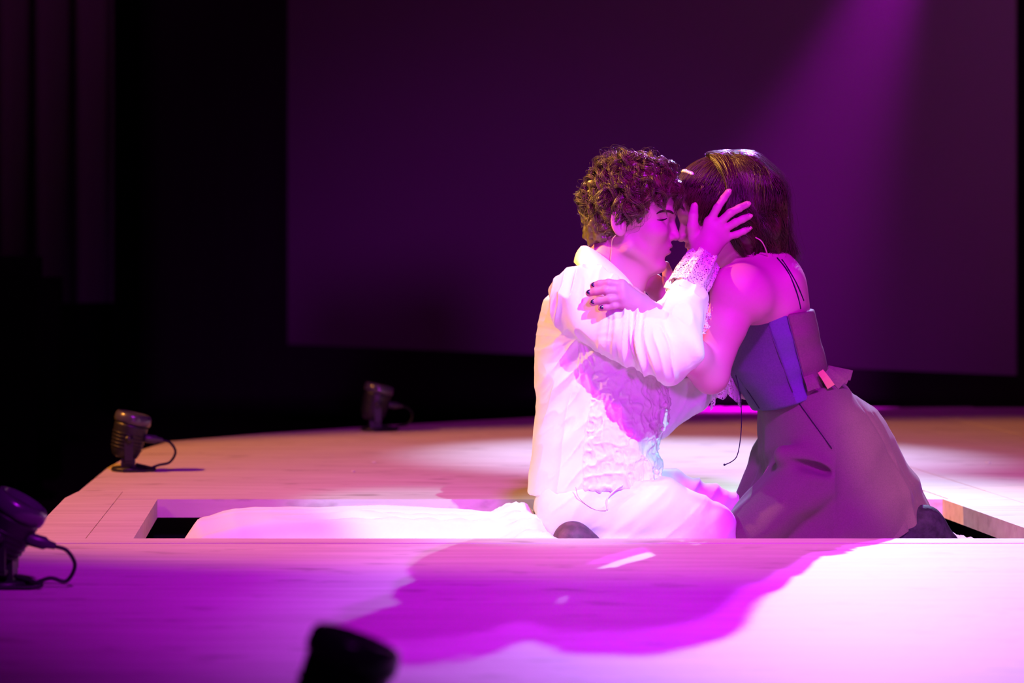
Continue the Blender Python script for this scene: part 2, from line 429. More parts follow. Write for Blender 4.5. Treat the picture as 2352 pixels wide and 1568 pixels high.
def hand_prims(S, wrist, palm_r, fingers, thumb, wr=0.024, nails=None):
    """fingers: list of joint lists (knuckle, mid joint(s), tip); palm webs run from wrist to each knuckle"""
    kn = [np.asarray(f[0]) for f in fingers]
    for i, a in enumerate(kn):
        S.add(cone(wrist, a, wr*0.86, palm_r), 0.012)
    for i in range(len(kn)-1): S.add(cone(kn[i], kn[i+1], palm_r*0.92), 0.008)
    m = (np.asarray(wrist)*0.45+0.55*np.mean(kn, axis=0)); S.add(ball(m, palm_r*1.25), 0.014)
    for fg, r in fingers_r(fingers):
        S.chain(fg, r, 0.0035)
    n = len(thumb); rr = np.linspace(0.0150, 0.0088, n)
    S.chain([wrist]+list(thumb[:1]), [wr*0.7, rr[0]], 0.012); S.chain(thumb, rr, 0.005)
def fingers_r(fingers):
    base = [0.0098, 0.0100, 0.0096, 0.0085]
    return [(f, np.linspace(base[i], base[i]*0.80, len(f))) for i, f in enumerate(fingers)]

def dist(S, p):
    d = None
    for m_, pr, k in S.ops: d = S.comb(m_, d, pr[0](p), k)
    return d
def surf(S, u, v_, off=0.0, Y0=4.9):
    """first point of solid S met by the line through photo pixel u, v"""
    a = np.array([0, 0, CAMH]); d = pt(u, v_, 1.0)-a; d = d/np.linalg.norm(d); s = Y0
    for _ in range(60):
        e = float(dist(S, (a+d*s)[None])[0])
        s += max(e, 0.0002)*0.8
        if e < 0.0006: break
    return a+d*(s-off)

# ------------------------------------------------------------------ the stage
fl = tag(mk('floor', *box(-9, 9, -1, 18, -0.46, -0.42), 'stage_black'), 'black stage floor around the raised platform', 'floor', kind='structure')
v, f = box(-9, 9, 17.6, 17.7, -0.42, 7)
tag(mk('wall_back', v, f, 'velour'), 'black rear wall of the stage', 'wall', kind='structure')

PL = (-0.575, 3.6)                     # platform left / right
PIT = (-0.346, 1.595, 5.10, 5.976)      # pit opening
T = 0.045
plat = empty('stage_platform', (1.0, 5.0, -0.42))
tag(plat, 'pale wooden stage platform with a long rectangular opening cut in it', 'platform')
def deck(name, poly, z=0.0):
    v, f = prism(poly, z-T, z); return mk(name, v, f, 'deck', plat)
g = 0.0012
deck('deck_panel', [(PL[0], 2.42), (PL[1], 2.42), (PL[1], 5.012-g), (PL[0], 5.012-g)])
deck('border_plank', [(PL[0]+0.004, 5.012+g), (PL[1], 5.012+g), (PL[1], PIT[2]), (PL[0]+0.004, PIT[2])], 0.001)
deck('border_plank', [(-0.447+g, PIT[2]+g), (PIT[0], PIT[2]+g), (PIT[0], PIT[3]-g), (-0.447+g, PIT[3]-g)], 0.0006)
deck('deck_panel', [(PL[0], PIT[2]+g), (-0.447-g, PIT[2]+g), (-0.447-g, 6.19-g), (PL[0]+0.012, 6.19-g), (PL[0]-0.004, 6.02)])
deck('border_plank', [(-0.447+g, PIT[3]+g), (1.61-g, PIT[3]+g), (1.61-g, 6.19-g), (-0.447+g, 6.19-g)], 0.0008)
deck('deck_panel', [(PL[0]+0.014, 6.19+g), (1.61-g, 6.19+g), (1.61-g, 9.95), (0.93, 9.36), (0.36, 8.9), (-0.12, 8.42), (-0.43, 8.02), (-0.50, 7.6), (-0.545, 6.95)])
xs = [1.61, 1.765, 2.0, 2.24, 2.5, 2.8, 3.2, 3.6]
for i in range(len(xs)-1):
    a, b = xs[i]+g, xs[i+1]-g
    a0 = PIT[1] if i == 0 else a
    if i == 0:
        deck('border_plank', [(PIT[1], PIT[2]+g), (b, PIT[2]+g), (b, 6.19-g), (1.61+g, 6.19-g), (1.61+g, PIT[3]+g), (PIT[1], PIT[3]-g)], 0.0014)
        deck('border_plank', [(a, 6.19+g), (b, 6.19+g), (b, 10.05), (a, 9.95)], 0.001)
    else:
        deck('border_plank', [(a, PIT[2]+g), (b, PIT[2]+g), (b, 10.05), (a, 10.0)], (0.0, 0.0012, 0.0004)[i % 3])
# fascia boards and the dark space under the deck
def part(name, vf, m): return mk(name, vf[0], vf[1], m, plat)
part('fascia', box(PL[0]+0.02, PL[0]+0.035, 2.44, 7.6, -0.42, -T), 'stage_black')
part('fascia', box(PL[0]+0.02, PL[1], 2.44, 2.455, -0.42, -T), 'stage_black')
e = 0.06
for bx in (box(PIT[0]-e-.02, PIT[0]-e, PIT[2]-e, PIT[3]+e, -0.42, -T), box(PIT[1]+e, PIT[1]+e+.02, PIT[2]-e, PIT[3]+e, -0.42, -T),
           box(PIT[0]-e, PIT[1]+e, PIT[2]-e-.02, PIT[2]-e, -0.42, -T), box(PIT[0]-e, PIT[1]+e, PIT[3]+e, PIT[3]+e+.02, -0.42, -T)):
    part('pit_wall', bx, 'pit_dark')
part('pit_floor', box(PIT[0]-e, PIT[1]+e, PIT[2]-e, PIT[3]+e, -0.42, -0.40), 'pit_dark')

# mattress in the pit and the white sheet over it
mt = tag(mk('mattress', *box(-0.22, 1.56, 5.13, 5.94, -0.40, -0.20), 'pit_dark', base=(0.7, 5.5, -0.40)), 'dark mattress lying low inside the platform opening', 'mattress')
RX = np.array([-0.34, -0.29, -0.262, -0.21, -0.13, -0.05, 0.21, 0.41, 0.462, 0.50, 0.535, 0.57, 0.63, 0.70, 1.30, 1.42, 1.50, 1.56])
RZ = np.array([-0.19, -0.14, -0.075, -0.002, 0.020, 0.0235, 0.0235, 0.014, 0.011, 0.021, 0.018, -0.004, -0.06, -0.122, -0.115, -0.06, -0.045, -0.06])
nu, nv_ = 260, 110
X, Yg = np.meshgrid(np.linspace(-0.34, 1.56, nu), np.linspace(5.115, 5.945, nv_), indexing='ij')
sh = X+0.10*(Yg-5.5)-0.02*np.sin(9*Yg)
top = np.interp(sh, RX, RZ)
yy = (Yg-5.53)
prof = np.where(yy < 0, -0.10*(np.abs(yy)/0.42)**1.6, -0.17*(yy/0.42)**1.5)
low = np.clip((top+0.17)/0.17, 0, 1)
P3 = np.stack([X*1.3+0.8*Yg, Yg*13-1.6*X, X*0], -1)
fold = (1-np.abs(vnoise(P3, 3)))**2*0.034+(1-np.abs(vnoise(P3*2.1+5, 9)))**2*0.012-0.030
P4 = np.stack([X*9-6*Yg, Yg*16+5*X, X*0], -1)
fold2 = (1-np.abs(vnoise(P4, 21)))**2*0.024-0.010
wgt = np.clip((X-0.40)/0.1, 0, 1)
Z = top+prof*low+(fold*(1-wgt)*np.clip(0.25-yy/0.16, 0.25, 1)+fold2*wgt)*np.clip(low+0.15, 0, 1)*1.15
Z = np.maximum(Z, -0.172)
sv = np.stack([X, Yg, Z], -1).reshape(-1, 3)
so = mk('bed_sheet', sv, np.array(gridfaces(nu, nv_)), 'sheet', smooth=True, base=(0.6, 5.5, -0.17))
tag(so, 'rumpled white sheet heaped over the mattress in the platform opening', 'sheet')
sm = so.modifiers.new('thick', 'SOLIDIFY'); sm.thickness = 0.003

# hanging cloths at the back
a, b = pt(661, 790, 15.4), pt(2332, 862, 10.9)
n2 = np.array([b[1]-a[1], -(b[0]-a[0])]); n2 = n2/np.linalg.norm(n2)*0.015
def hang(name, a, b, zb, zt, m, label, cat, nfold=0, amp=0.0):
    k = max(2, nfold*8); t = np.linspace(0, 1, k)
    d = np.array([b[0]-a[0], b[1]-a[1]]); nn = np.array([d[1], -d[0]])/np.linalg.norm(d)
    off = amp*np.sin(t*nfold*2*math.pi)+0.3*amp*np.sin(t*nfold*4.7+1)
    line = np.stack([a[0]+d[0]*t+nn[0]*off, a[1]+d[1]*t+nn[1]*off], 1)
    V = []
    for th in (0.0, 0.016):
        for i, (x, y) in enumerate(line):
            zz = zb[0]+(zb[1]-zb[0])*t[i]
            V += [(x-nn[0]*th, y-nn[1]*th, zz), (x-nn[0]*th, y-nn[1]*th, zt)]
    Fc = []
    for i in range(k-1):
        o = 2*k
        Fc += [[2*i, 2*i+2, 2*i+3, 2*i+1], [o+2*i+1, o+2*i+3, o+2*i+2, o+2*i], [2*i, o+2*i, o+2*i+2, 2*i+2], [2*i+1, 2*i+3, o+2*i+3, o+2*i+1]]
    for i in (0, k-1): Fc.append([2*i, 2*i+1, 2*k+2*i+1, 2*k+2*i])
    return tag(mk(name, V, Fc, m, smooth=nfold > 0, base=(a[0], a[1], min(zb))), label, cat)
hang('backdrop_screen', a, b, (a[2], b[2]), 6.2, 'screen', 'wide plain plum-lit backdrop screen hanging behind the platform', 'backdrop')
a2, b2 = pt(-260, 700, 13.5), pt(256, 695, 13.0)
hang('stage_curtain', a2, b2, (a2[2], b2[2]), 6.2, 'leg_cloth', 'dim narrow side curtain hanging beyond the end of the platform', 'curtain', 6, 0.06)
a3, b3 = pt(250, 760, 16.5), pt(700, 760, 16.5)
hang('stage_curtain', a3, b3, (-0.40, -0.40), 6.2, 'velour', 'pitch black curtain filling the gap beside the backdrop screen', 'curtain', 7, 0.06)
a4, b4 = pt(2334, 880, 11.0), pt(2750, 880, 11.0)
hang('stage_curtain', a4, b4, (-0.40, -0.40), 6.2, 'velour', 'black curtain along the edge of the backdrop screen, beyond the woman', 'curtain', 5, 0.06)
# low black cabinet standing in the dark
c0 = pt(-60, 760, 10.5)
bm = bmesh.new(); bmesh.ops.create_cube(bm, size=1.0)
bmesh.ops.scale(bm, vec=(0.74, 0.5, 1.05), verts=bm.verts)
bmesh.ops.bevel(bm, geom=list(bm.edges), offset=0.09, segments=4, affect='EDGES')
V = [(vv.co.x+c0[0], vv.co.y+10.5, vv.co.z+0.105) for vv in bm.verts]; Fc = [[x.index for x in ff.verts] for ff in bm.faces]; bm.free()
cab = tag(mk('speaker_cabinet', V, Fc, 'velour', smooth=True, base=(c0[0], 10.5, -0.42)), 'black round-cornered cabinet standing in the dark before the side curtain', 'cabinet')
mk('grille', [(c0[0]-.3, 10.245, -.33), (c0[0]+.3, 10.245, -.33), (c0[0]+.3, 10.245, .54), (c0[0]-.3, 10.245, .54), (c0[0]-.3, 10.26, -.33), (c0[0]+.3, 10.26, -.33), (c0[0]+.3, 10.26, .54), (c0[0]-.3, 10.26, .54)],
   [[0, 1, 2, 3], [7, 6, 5, 4], [0, 4, 5, 1], [1, 5, 6, 2], [2, 6, 7, 3], [3, 7, 4, 0]], 'velour', cab)

# footlights along the platform edge
def footlight(u, Y, tilt, yaw, label, X=None):
    x = (u-PX0)*Y/FPX if X is None else X
    o = np.array([x, Y, 0.0]); t = empty('footlight', tuple(o)); tag(t, label, 'stage light', 'footlights along the platform edge')
    Rz = rot('Z', yaw); Rt = Rz@rot('Y', tilt)
    W = lambda V, R=Rz, c=(0, 0, 0): np.asarray(V)@R.T+o+np.array(c)@Rz.T
    v, f = lathe([(0.002, 0), (0.047, 0), (0.050, 0.003), (0.050, 0.009), (0.046, 0.013), (0.002, 0.014)], 28); mk('foot', W(v), f, 'lamp_black', t, True)
    v, f = box(-0.022, 0.018, -0.022, 0.022, 0.012, 0.062); mk('stem', W(v), f, 'lamp_black', t)
    # yoke arms either side of the head
    for s in (-1, 1):
        v, f = box(-0.012, 0.012, s*0.053-0.003, s*0.053+0.003, 0.03, 0.100); yk = mk('yoke_arm', W(v), f, 'lamp_black', t)
        v, f = lathe([(0.002, 0), (0.011, 0), (0.011, 0.010), (0.002, 0.012)], 14, rot('X', -90*s)); mk('knob', W(v, Rz, (0, s*0.055, 0.094)), f, 'lamp_black', yk, True)
    v, f = box(-0.012, 0.012, -0.056, 0.056, 0.027, 0.034); mk('yoke_bar', W(v), f, 'lamp_black', t)
    hc = (0.0, 0, 0.098)
    prof = [(0.002, -0.062), (0.026, -0.062), (0.036, -0.056), (0.042, -0.040), (0.046, -0.01), (0.0485, 0.028), (0.0485, 0.034), (0.046, 0.036), (0.046, 0.040)]
    v, f = lathe(prof, 32); hd = mk('lamp_head', W(v@Rt.T@Rz, Rz, hc), f, 'lamp_black', t, True)
    prof = [(0.044, 0.036), (0.0515, 0.038), (0.053, 0.046), (0.052, 0.060), (0.047, 0.067), (0.040, 0.069), (0.040, 0.050), (0.002, 0.048)]
    v, f = lathe(prof, 32); mk('rim', W(v@Rt.T@Rz, Rz, hc), f, 'lamp_rim', hd, True)
    prof = [(0.002, 0.054), (0.038, 0.054), (0.039, 0.056), (0.002, 0.060)]
    v, f = lathe(prof, 32); mk('lens', W(v@Rt.T@Rz, Rz, hc), f, 'lamp_rim', hd, True)
    for k in range(-2, 3):                                   # cooling fins on the lower can
        v, f = lathe([(0.040, 0), (0.0475+0.001*k, 0.001), (0.0475+0.001*k, 0.004), (0.040, 0.005)], 32)
        mk('fin', W((v+np.array([0, 0, k*0.010-0.015]))@Rt.T@Rz, Rz, hc), f, 'lamp_black', hd, True)
    # plug and cable loop
    R2 = Rz@rot('Y', 90+tilt*0.5)
    v, f = lathe([(0.002, 0.040), (0.011, 0.040), (0.012, 0.046), (0.012, 0.072), (0.008, 0.078), (0.006, 0.092), (0.002, 0.094)], 16)
    pl = mk('plug', W(v@R2.T@Rz, Rz, (0.004, -0.01, 0.098)), f, 'plug', t, True)
    e0 = (R2@np.array([0, 0, 0.092]))@Rz+np.array([0.004, -0.01, 0.098])
    P = [e0, e0+np.array([0.022, 0, -0.008]), e0+np.array([0.036, 0, -0.034]), e0+np.array([0.020, 0, -0.062]), (0.085, -0.015, 0.018), (0.048, -0.02, 0.008), (0.02, -0.015, 0.022)]
    v, f = tube(catmull(P, 8), 0.0036, 8); mk('cable', W(v), f, 'cable', t, True)
    P = [(0.025, -0.02, 0.020), (0.055, -0.03, 0.014), (0.074, -0.036, 0.008), (0.055, -0.045, 0.0045), (0.02, -0.05, 0.0045), (-0.02, -0.055, 0.0045)]
    v, f = tube(catmull(P, 8), 0.0036, 8); mk('cable', W(v), f, 'cable', t, True)
    return t
footlight(296, 6.83, 13, 4, 'small black footlight with looped cable at the far corner of the platform')
footlight(862, 8.55, 14, 8, 'small black footlight on the far slanted edge of the platform')
footlight(12, 4.33, 30, -6, 'small black footlight tilted over, at the platform end before the near corner of the opening')
footlight(776, 2.66, 20, 2, 'black footlight on the front edge of the platform, seen as a dark silhouette')

# bright flecks of tape on the deck
for u, vv, r, lab in ((858, 1062, 0.006, 'larger pale tape fleck on the deck between the opening and the far footlight'), (811, 1083, 0.005, 'smaller pale tape fleck on the deck between the opening and the far footlight'), (2270, 1063, 0.006, 'pale tape fleck on the planks behind the person in the skirt')):
    Y = FPX*CAMH/(vv-PY0); p = pt(u, vv, Y)
    V = []; k = 9
    for z in (0.0012, 0.0022):
        for i in range(k):
            an = 2*math.pi*i/k; rr = r*(1+0.3*math.sin(3*an+u)); V.append((p[0]+rr*math.cos(an), p[1]+2.2*rr*math.sin(an), z))
    Fc = [list(range(k)), list(range(k, 2*k))]+[[i, (i+1) % k, k+(i+1) % k, k+i] for i in range(k)]
    tag(mk('tape_mark', V, Fc, 'tape', base=(p[0], p[1], 0.0012)), lab, 'tape', 'tape flecks on the deck')

# barn door leaf and can of the amber lantern high beside the platform end (cuts its light off the front of the deck)
L = np.array(AMB_POS); ln = empty('stage_lantern', tuple(L)); tag(ln, 'black stage lantern with barn door leaf, hung high beyond the platform end', 'stage light')
q = [L+0.10*(np.array(p)-L) for p in ((-3.0, 4.46, 0), (4.5, 4.46, 0), (4.5, 0.6, 0), (-3.0, 0.6, 0))]
nq = np.cross(q[1]-q[0], q[3]-q[0]); nq = nq/np.linalg.norm(nq)*0.002
mk('barn_door', [*q, *[x+nq for x in q]], [[0, 1, 2, 3], [7, 6, 5, 4], [0, 4, 5, 1], [1, 5, 6, 2], [2, 6, 7, 3], [3, 7, 4, 0]], 'lamp_black', ln)
ax = (np.array([0.9, 5.9, 0.1])-L); ax /= np.linalg.norm(ax)
Rm = np.array(Vector(ax).to_track_quat('Z', 'Y').to_matrix())
v, f = lathe([(0.17, -0.02), (0.16, -0.30), (0.10, -0.40), (0.02, -0.41)], 24, Rm, L); mk('can', v, f, 'lamp_black', ln, True)

# ------------------------------------------------------------------ the man
HM = Frame(pt(1428, 520, 5.49), (1, -0.10, -0.03), (0.03, 0, 1))
m_sh_r, m_el_r, m_wr_r = pt(1345, 692, 5.365), pt(1540, 808, 5.225), pt(1613, 590, 5.425)
m_sh_l, m_el_l, m_wr_l = pt(1405, 692, 5.70), pt(1488, 955, 5.68), pt(1668, 872, 5.665)
m_hip_r, m_hip_l = pt(1335, 1165, 5.44), pt(1345, 1160, 5.62)
m_kn_r, m_kn_l = pt(1626, 1212, 5.40), pt(1690, 1190, 5.68)
m_an_r, m_an_l = pt(1345, 1262, 5.385), pt(1350, 1262, 5.64)
neck = pt(1392, 650, 5.515)
mb = (pt(1380, 1300, 5.5)[0], 5.5, -0.17)

B = Solid()
add_head(B, HM, True)
B.chain([HM.p(0.005, 0, -0.02), neck], [0.056, 0.062], 0.02)
B.add(HM.cone((0.045, 0, -0.075), (0.028, 0, -0.13), 0.022, 0.026), 0.03)
B.chain([neck, pt(1378, 760, 5.53), pt(1382, 950, 5.53), pt(1352, 1130, 5.53)], [0.07, 0.10, 0.095, 0.10], 0.04)
for s, e, wr in ((m_sh_r, m_el_r, m_wr_r), (m_sh_l, m_el_l, m_wr_l)):
    B.add(cone(neck+np.array([0, 0, -0.05]), s, 0.05, 0.055), 0.04)
    B.chain([s, e], [0.050, 0.038], 0.02); B.chain([e, e*0.6+wr*0.4, wr], [0.038, 0.038, 0.0255], 0.015)
for hp, kn, an in ((m_hip_r, m_kn_r, m_an_r), (m_hip_l, m_kn_l, m_an_l)):
    B.add(cone(pt(1352, 1130, 5.53), hp, 0.09, 0.085), 0.04)
    B.chain([hp, kn], [0.078, 0.052], 0.02); B.chain([kn+np.array([0.01, 0, -0.03]), an], [0.045, 0.034], 0.02)
# right hand along her cheek
YM = 5.450
fr = [[pt(1630, 510, YM), pt(1647, 478, YM-.006), pt(1662, 456, YM-.002), pt(1673, 441, YM+.006)],
      [pt(1646, 517, YM-.004), pt(1677, 489, YM-.012), pt(1698, 478, YM-.008), pt(1716, 469, YM+.002)],
      [pt(1658, 530, YM-.004), pt(1689, 511, YM-.012), pt(1706, 503, YM-.008), pt(1720, 497, YM+.002)],
      [pt(1664, 546, YM), pt(1692, 538, YM-.006), pt(1708, 531, YM-.004), pt(1720, 525, YM+.004)]]
th = [pt(1596, 548, YM+.004), pt(1591, 521, YM-.002), pt(1592, 496, YM), pt(1595, 474, YM+.010)]
hand_prims(B, m_wr_r, 0.0125, fr, th, 0.027)
# left hand on her waist, far side
fl_ = [[pt(1722+6*i, 862+9*i, 5.675), pt(1752+5*i, 868+10*i, 5.690), pt(1775+4*i, 876+10*i, 5.685)] for i in range(4)]
hand_prims(B, m_wr_l, 0.0125, fl_, [pt(1690, 895, 5.65), pt(1712, 905, 5.648), pt(1730, 910, 5.655)], 0.027)
v, q = B.mesh(0.0021, smooth=2)
loc = HM.inv(v)
lip = np.exp(-(((loc[:, 0]-0.107)/0.009)**2+(loc[:, 1]/0.019)**4+((loc[:, 2]+0.048)/0.0105)**4))
def stubble(l): return 0
man = mk('person', v, q, 'skin_man', None, True, mb, np.clip(lip, 0, 1))
tag(man, 'kneeling person in a white ruffled shirt, cupping the cheek of the one in the skirt', 'person')

# shirt: torso and sleeves
def rows(tab, Y):
    out = []
    for v_, x0, x1, yc, hw in tab:
        a = pt(x0, v_, Y); b = pt(x1, v_, Y); out.append((a[2], (a[0]+b[0])/2, yc, (b[0]-a[0])/2, hw))
    return sorted(out)
S = Solid()
S.add(loft(rows([(630, 1345, 1425, 5.52, 0.10), (655, 1300, 1455, 5.53, 0.165), (690, 1262, 1480, 5.53, 0.195), (760, 1243, 1505, 5.535, 0.185), (850, 1237, 1526, 5.535, 0.165),
                 (920, 1240, 1540, 5.53, 0.160), (975, 1238, 1537, 5.53, 0.163), (1015, 1234, 1515, 5.53, 0.168), (1040, 1231, 1512, 5.53, 0.170),
                 (1062, 1228, 1522, 5.53, 0.174), (1090, 1224, 1520, 5.53, 0.178), (1150, 1218, 1522, 5.53, 0.184)], 5.46), n=2.25), 0.02)
S.add(ball(m_sh_r+np.array([0.0, 0.012, 0.004]), (0.074, 0.066, 0.074)), 0.035)
S.add(ball(m_sh_l, (0.074, 0.066, 0.074)), 0.03)
S.chain([m_sh_r, m_sh_r*.5+m_el_r*.5+np.array([0, 0, -0.006]), m_el_r+np.array([0.004, 0, -0.002])], [0.074, 0.066, 0.060], 0.02)
S.chain([m_el_r+np.array([0.006, 0, 0.002]), m_el_r*.65+m_wr_r*.35+np.array([0, -.008, 0]), m_wr_r*.55+m_el_r*.45], [0.060, 0.049, 0.041], 0.012)
S.chain([m_sh_l, m_el_l], [0.074, 0.060], 0.02); S.chain([m_el_l, m_el_l*.42+m_wr_l*.58], [0.056, 0.042], 0.012)
# hem: rises towards the front
hem = [pt(1219, 1142, 5.46), pt(1300, 1131, 5.46), pt(1350, 1112, 5.46), pt(1520, 1112, 5.46)]
hA, hB = half((0.223, 0, -0.975), hem[0])[0], half((0.02, 0, -1), pt(1440, 1113, 5.46))[0]
S.keep((lambda p: np.minimum(hA(p), hB(p)), np.full(3, 1e9), np.full(3, -1e9)), 0.004)
S.cut(loft(rows([(1080, 1262, 1470, 5.53, 0.13), (1110, 1234, 1508, 5.53, 0.168), (1160, 1230, 1512, 5.53, 0.172)], 5.46)), 0.004)
v, q = S.mesh(0.0026, smooth=2)
n = normals(v, q)
zt = v[:, 2]
arm_d = np.minimum(cone(m_sh_r, m_el_r, 0.07, 0.06)[0](v), cone(m_el_r, m_wr_r, 0.06, 0.045)[0](v))
arm_w = np.clip(1-(arm_d-0.004)/0.015, 0, 1)*(v[:, 1] < 5.46)
far_d = np.minimum(cone(m_sh_l, m_el_l, 0.074, 0.06)[0](v), cone(m_el_l, m_wr_l, 0.056, 0.036)[0](v))
far_w = np.clip(1-(far_d-0.002)/0.01, 0, 1)*(v[:, 1] > 5.58)
# folds: radiating on the torso from the armpit and the waist, rings on the sleeve
ap = pt(1325, 770, 5.38); rr = np.sqrt((v[:, 0]-ap[0])**2+(v[:, 2]-ap[2])**2)+1e-6; an = np.arctan2(v[:, 2]-ap[2], v[:, 0]-ap[0])
torso = (1-np.abs(vnoise(np.stack([an*5, rr*5, v[:, 1]*4], 1), 5)))**2*0.013*np.clip(rr/0.06, 0, 1)
pd = np.stack([(v[:, 0]*0.8-v[:, 2]*0.6)*26, (v[:, 0]*0.6+v[:, 2]*0.8)*7, v[:, 1]*6], 1)
torso += (1-np.abs(vnoise(pd, 8)))**2*0.013+(1-np.abs(vnoise(pd*2.2+4, 6)))**2*0.004-0.012
ta = m_el_r-m_sh_r; ta /= np.linalg.norm(ta)
al = (v-m_sh_r)@ta; fa = m_wr_r-m_el_r; fa /= np.linalg.norm(fa); bl = (v-m_el_r)@fa
ps = np.stack([al*30+bl*16+vnoise(v*9, 2)*0.9, (v[:, 1]-5.3)*9, (v[:, 0]+v[:, 2])*6], 1)
slv = (1-np.abs(vnoise(ps, 12)))**2*0.020+(1-np.abs(vnoise(ps*1.7+3, 14)))**2*0.009-0.012
d = torso*(0.2+0.7*np.abs(n[:, 1])**1.5)*(1-arm_w)+slv*0.85*arm_w
fpx = v[:, 0]*FPX/v[:, 1]+PX0; vpx = PY0+(CAMH-v[:, 2])*FPX/v[:, 1]
# gathered front panel: crumpled
seam = pt(1345, 950, 5.4)[0]
front = np.clip((v[:, 0]-seam+0.012*np.sin(vpx*0.013))/0.004, 0, 1)*(1-arm_w)*(1-far_w)*np.clip((pt(0, 800, 5.4)[2]-v[:, 2])/0.02, 0, 1)
wp = v+0.010*np.stack([vnoise(v*38, 40+i) for i in range(3)], 1)
crp = 0.0070*(1-np.abs(vnoise(wp*np.array([48, 40, 40]), 31)))**3+0.0035*(1-np.abs(vnoise(wp*np.array([105, 90, 85]), 33)))**2+0.003*vnoise(v*18, 36)-0.004
d = d*(1-front*0.75)+front*(crp+0.003)
v = v+n*d[:, None]
fc = v[q].mean(1); fu = fc[:, 0]; 
fr_m = front[q].mean(1) > 0.5
sl_m = (arm_w[q].mean(1) > 0.6)
sv_, sq_ = subset(v, q, ~fr_m & ~sl_m); shirt = mk('shirt', sv_, sq_, 'shirt', man, True)
sv_, sq_ = subset(v, q, sl_m); sleeve = mk('sleeve', sv_, sq_, 'shirt', shirt, True)
sv_, sq_ = subset(v, q, fr_m & ~sl_m); fpan = mk('gathered_front_panel', sv_, sq_, 'ruched', shirt, True); fpan['label'] = 'crinkled white front panel of the shirt'
# collar
topl = [(1338, 566, 5.525), (1350, 566, 5.47), (1376, 582, 5.437), (1408, 608, 5.423), (1440, 640, 5.432), (1462, 672, 5.455), (1478, 705, 5.50)]
fall = [(1322, 602, 5.525), (1330, 612, 5.435), (1348, 628, 5.392), (1384, 648, 5.372), (1424, 672, 5.378), (1455, 694, 5.40), (1478, 722, 5.47)]
far = lambda L_: [(u+2, vv, 2*5.525-Y) for u, vv, Y in L_[::-1][:-1]]
tp = catmull([pt(*p) for p in (far(topl)+topl)], 5); fp = catmull([pt(*p) for p in (far(fall)+fall)], 5)
V = []; rowsn = 7
for i in range(len(tp)):
    ins = tp[i]+(np.array([neck[0], 5.525, tp[i][2]])-tp[i])*0.10+np.array([0, 0, -0.028])
    mid = tp[i]*0.5+fp[i]*0.5; outw = mid-np.array([neck[0], 5.525, mid[2]]); outw = outw/np.linalg.norm(outw)
    for t in np.linspace(0, 1, 2): V.append(ins*(1-t)+t*(tp[i]*0.97+ins*0.03))
    for t in np.linspace(0, 1, rowsn-2):
        bul = 0.003*math.sin(math.pi*t)+0.003; V.append(tp[i]*(1-t)+fp[i]*t+outw*bul+np.array([0, 0, 0.002*math.sin(math.pi*t)]))
cl = mk('collar', V, gridfaces(len(tp), rowsn), 'shirt', shirt, True)
sm = cl.modifiers.new('thick', 'SOLIDIFY'); sm.thickness = 0.0025; sm.offset = 0
# buttons down the front and lace trim on the collar
for (u, vv, Y) in ((1508, 1083, 5.40), (1523, 985, 5.42), (1528, 930, 5.43)):
    c = pt(u, vv, Y); b_, f_ = lathe([(0.0005, 0), (0.005, 0), (0.0058, 0.0015), (0.005, 0.003), (0.0005, 0.003)], 12, rot('X', 90)@rot('Y', 0), c); mk('button', b_, f_, 'button', shirt, True)

def ruffle(name, path, rad, parent, waves=9, amp=0.006, seg=72, flare=None, arc=(0, 2*math.pi), scal=0.004):
    p = catmull(path, 6); nP = len(p); t = np.gradient(p, axis=0); t /= np.linalg.norm(t, axis=1)[:, None]
    x = np.cross(t[0], (0, 1.0, 0)); x /= np.linalg.norm(x); V = []
    r = np.interp(np.linspace(0, 1, nP), np.linspace(0, 1, len(rad)), rad)
    full = abs(arc[1]-arc[0]-2*math.pi) < 1e-6
    for i in range(nP):
        x = x-t[i]*(x@t[i]); x /= np.linalg.norm(x); y = np.cross(t[i], x); k = i/(nP-1)
        for j in range(seg):
            a = arc[0]+(arc[1]-arc[0])*j/(seg if full else seg-1)
            R = r[i]+amp*(0.3+0.7*k)*math.sin(waves*a+0.7*k)+0.4*amp*math.sin(2.3*waves*a+1.3)
            sc = scal*k**3*abs(math.sin(waves*a*0.8))*2
            V.append(p[i]+R*(math.cos(a)*x+math.sin(a)*y)+t[i]*sc)
    o = mk(name, V, gridfaces(nP, seg, full), 'lace', parent, True)
    sm = o.modifiers.new('thick', 'SOLIDIFY'); sm.thickness = 0.0012
    return o
c0_, c1_ = pt(1572, 672, 5.338), pt(1612, 603, 5.404)
lc = ruffle('lace_cuff', [c0_, c0_*.5+c1_*.5, c1_], [0.044, 0.043, 0.037], shirt, 7, 0.004)
bd = ruffle('cuff_band', [c0_+np.array([-.004, 0, -.006]), c0_+np.array([.0, 0, .003])], [0.045, 0.044], shirt, 13, 0.002); bd.data.materials[0] = M['shirt']
# lace insertion hanging from the sleeve seam
V = []; path = catmull([pt(1600, 668, 5.365), pt(1606, 700, 5.352), pt(1607, 735, 5.335), pt(1602, 768, 5.318)], 8)
for i, p in enumerate(path):
    wv = 0.012*math.sin(i*0.9)
    for j in range(6):
        V.append(p+np.array([-0.014+0.007*j+0.004*math.sin(i*1.1+j), -0.004+wv*j/8+0.002*math.sin(j*2.0+i), 0.003*math.sin(i*1.7+j)]))
tr = mk('lace_trim', V, gridfaces(len(path), 6), 'lace', shirt, True)
sm = tr.modifiers.new('thick', 'SOLIDIFY'); sm.thickness = 0.0012
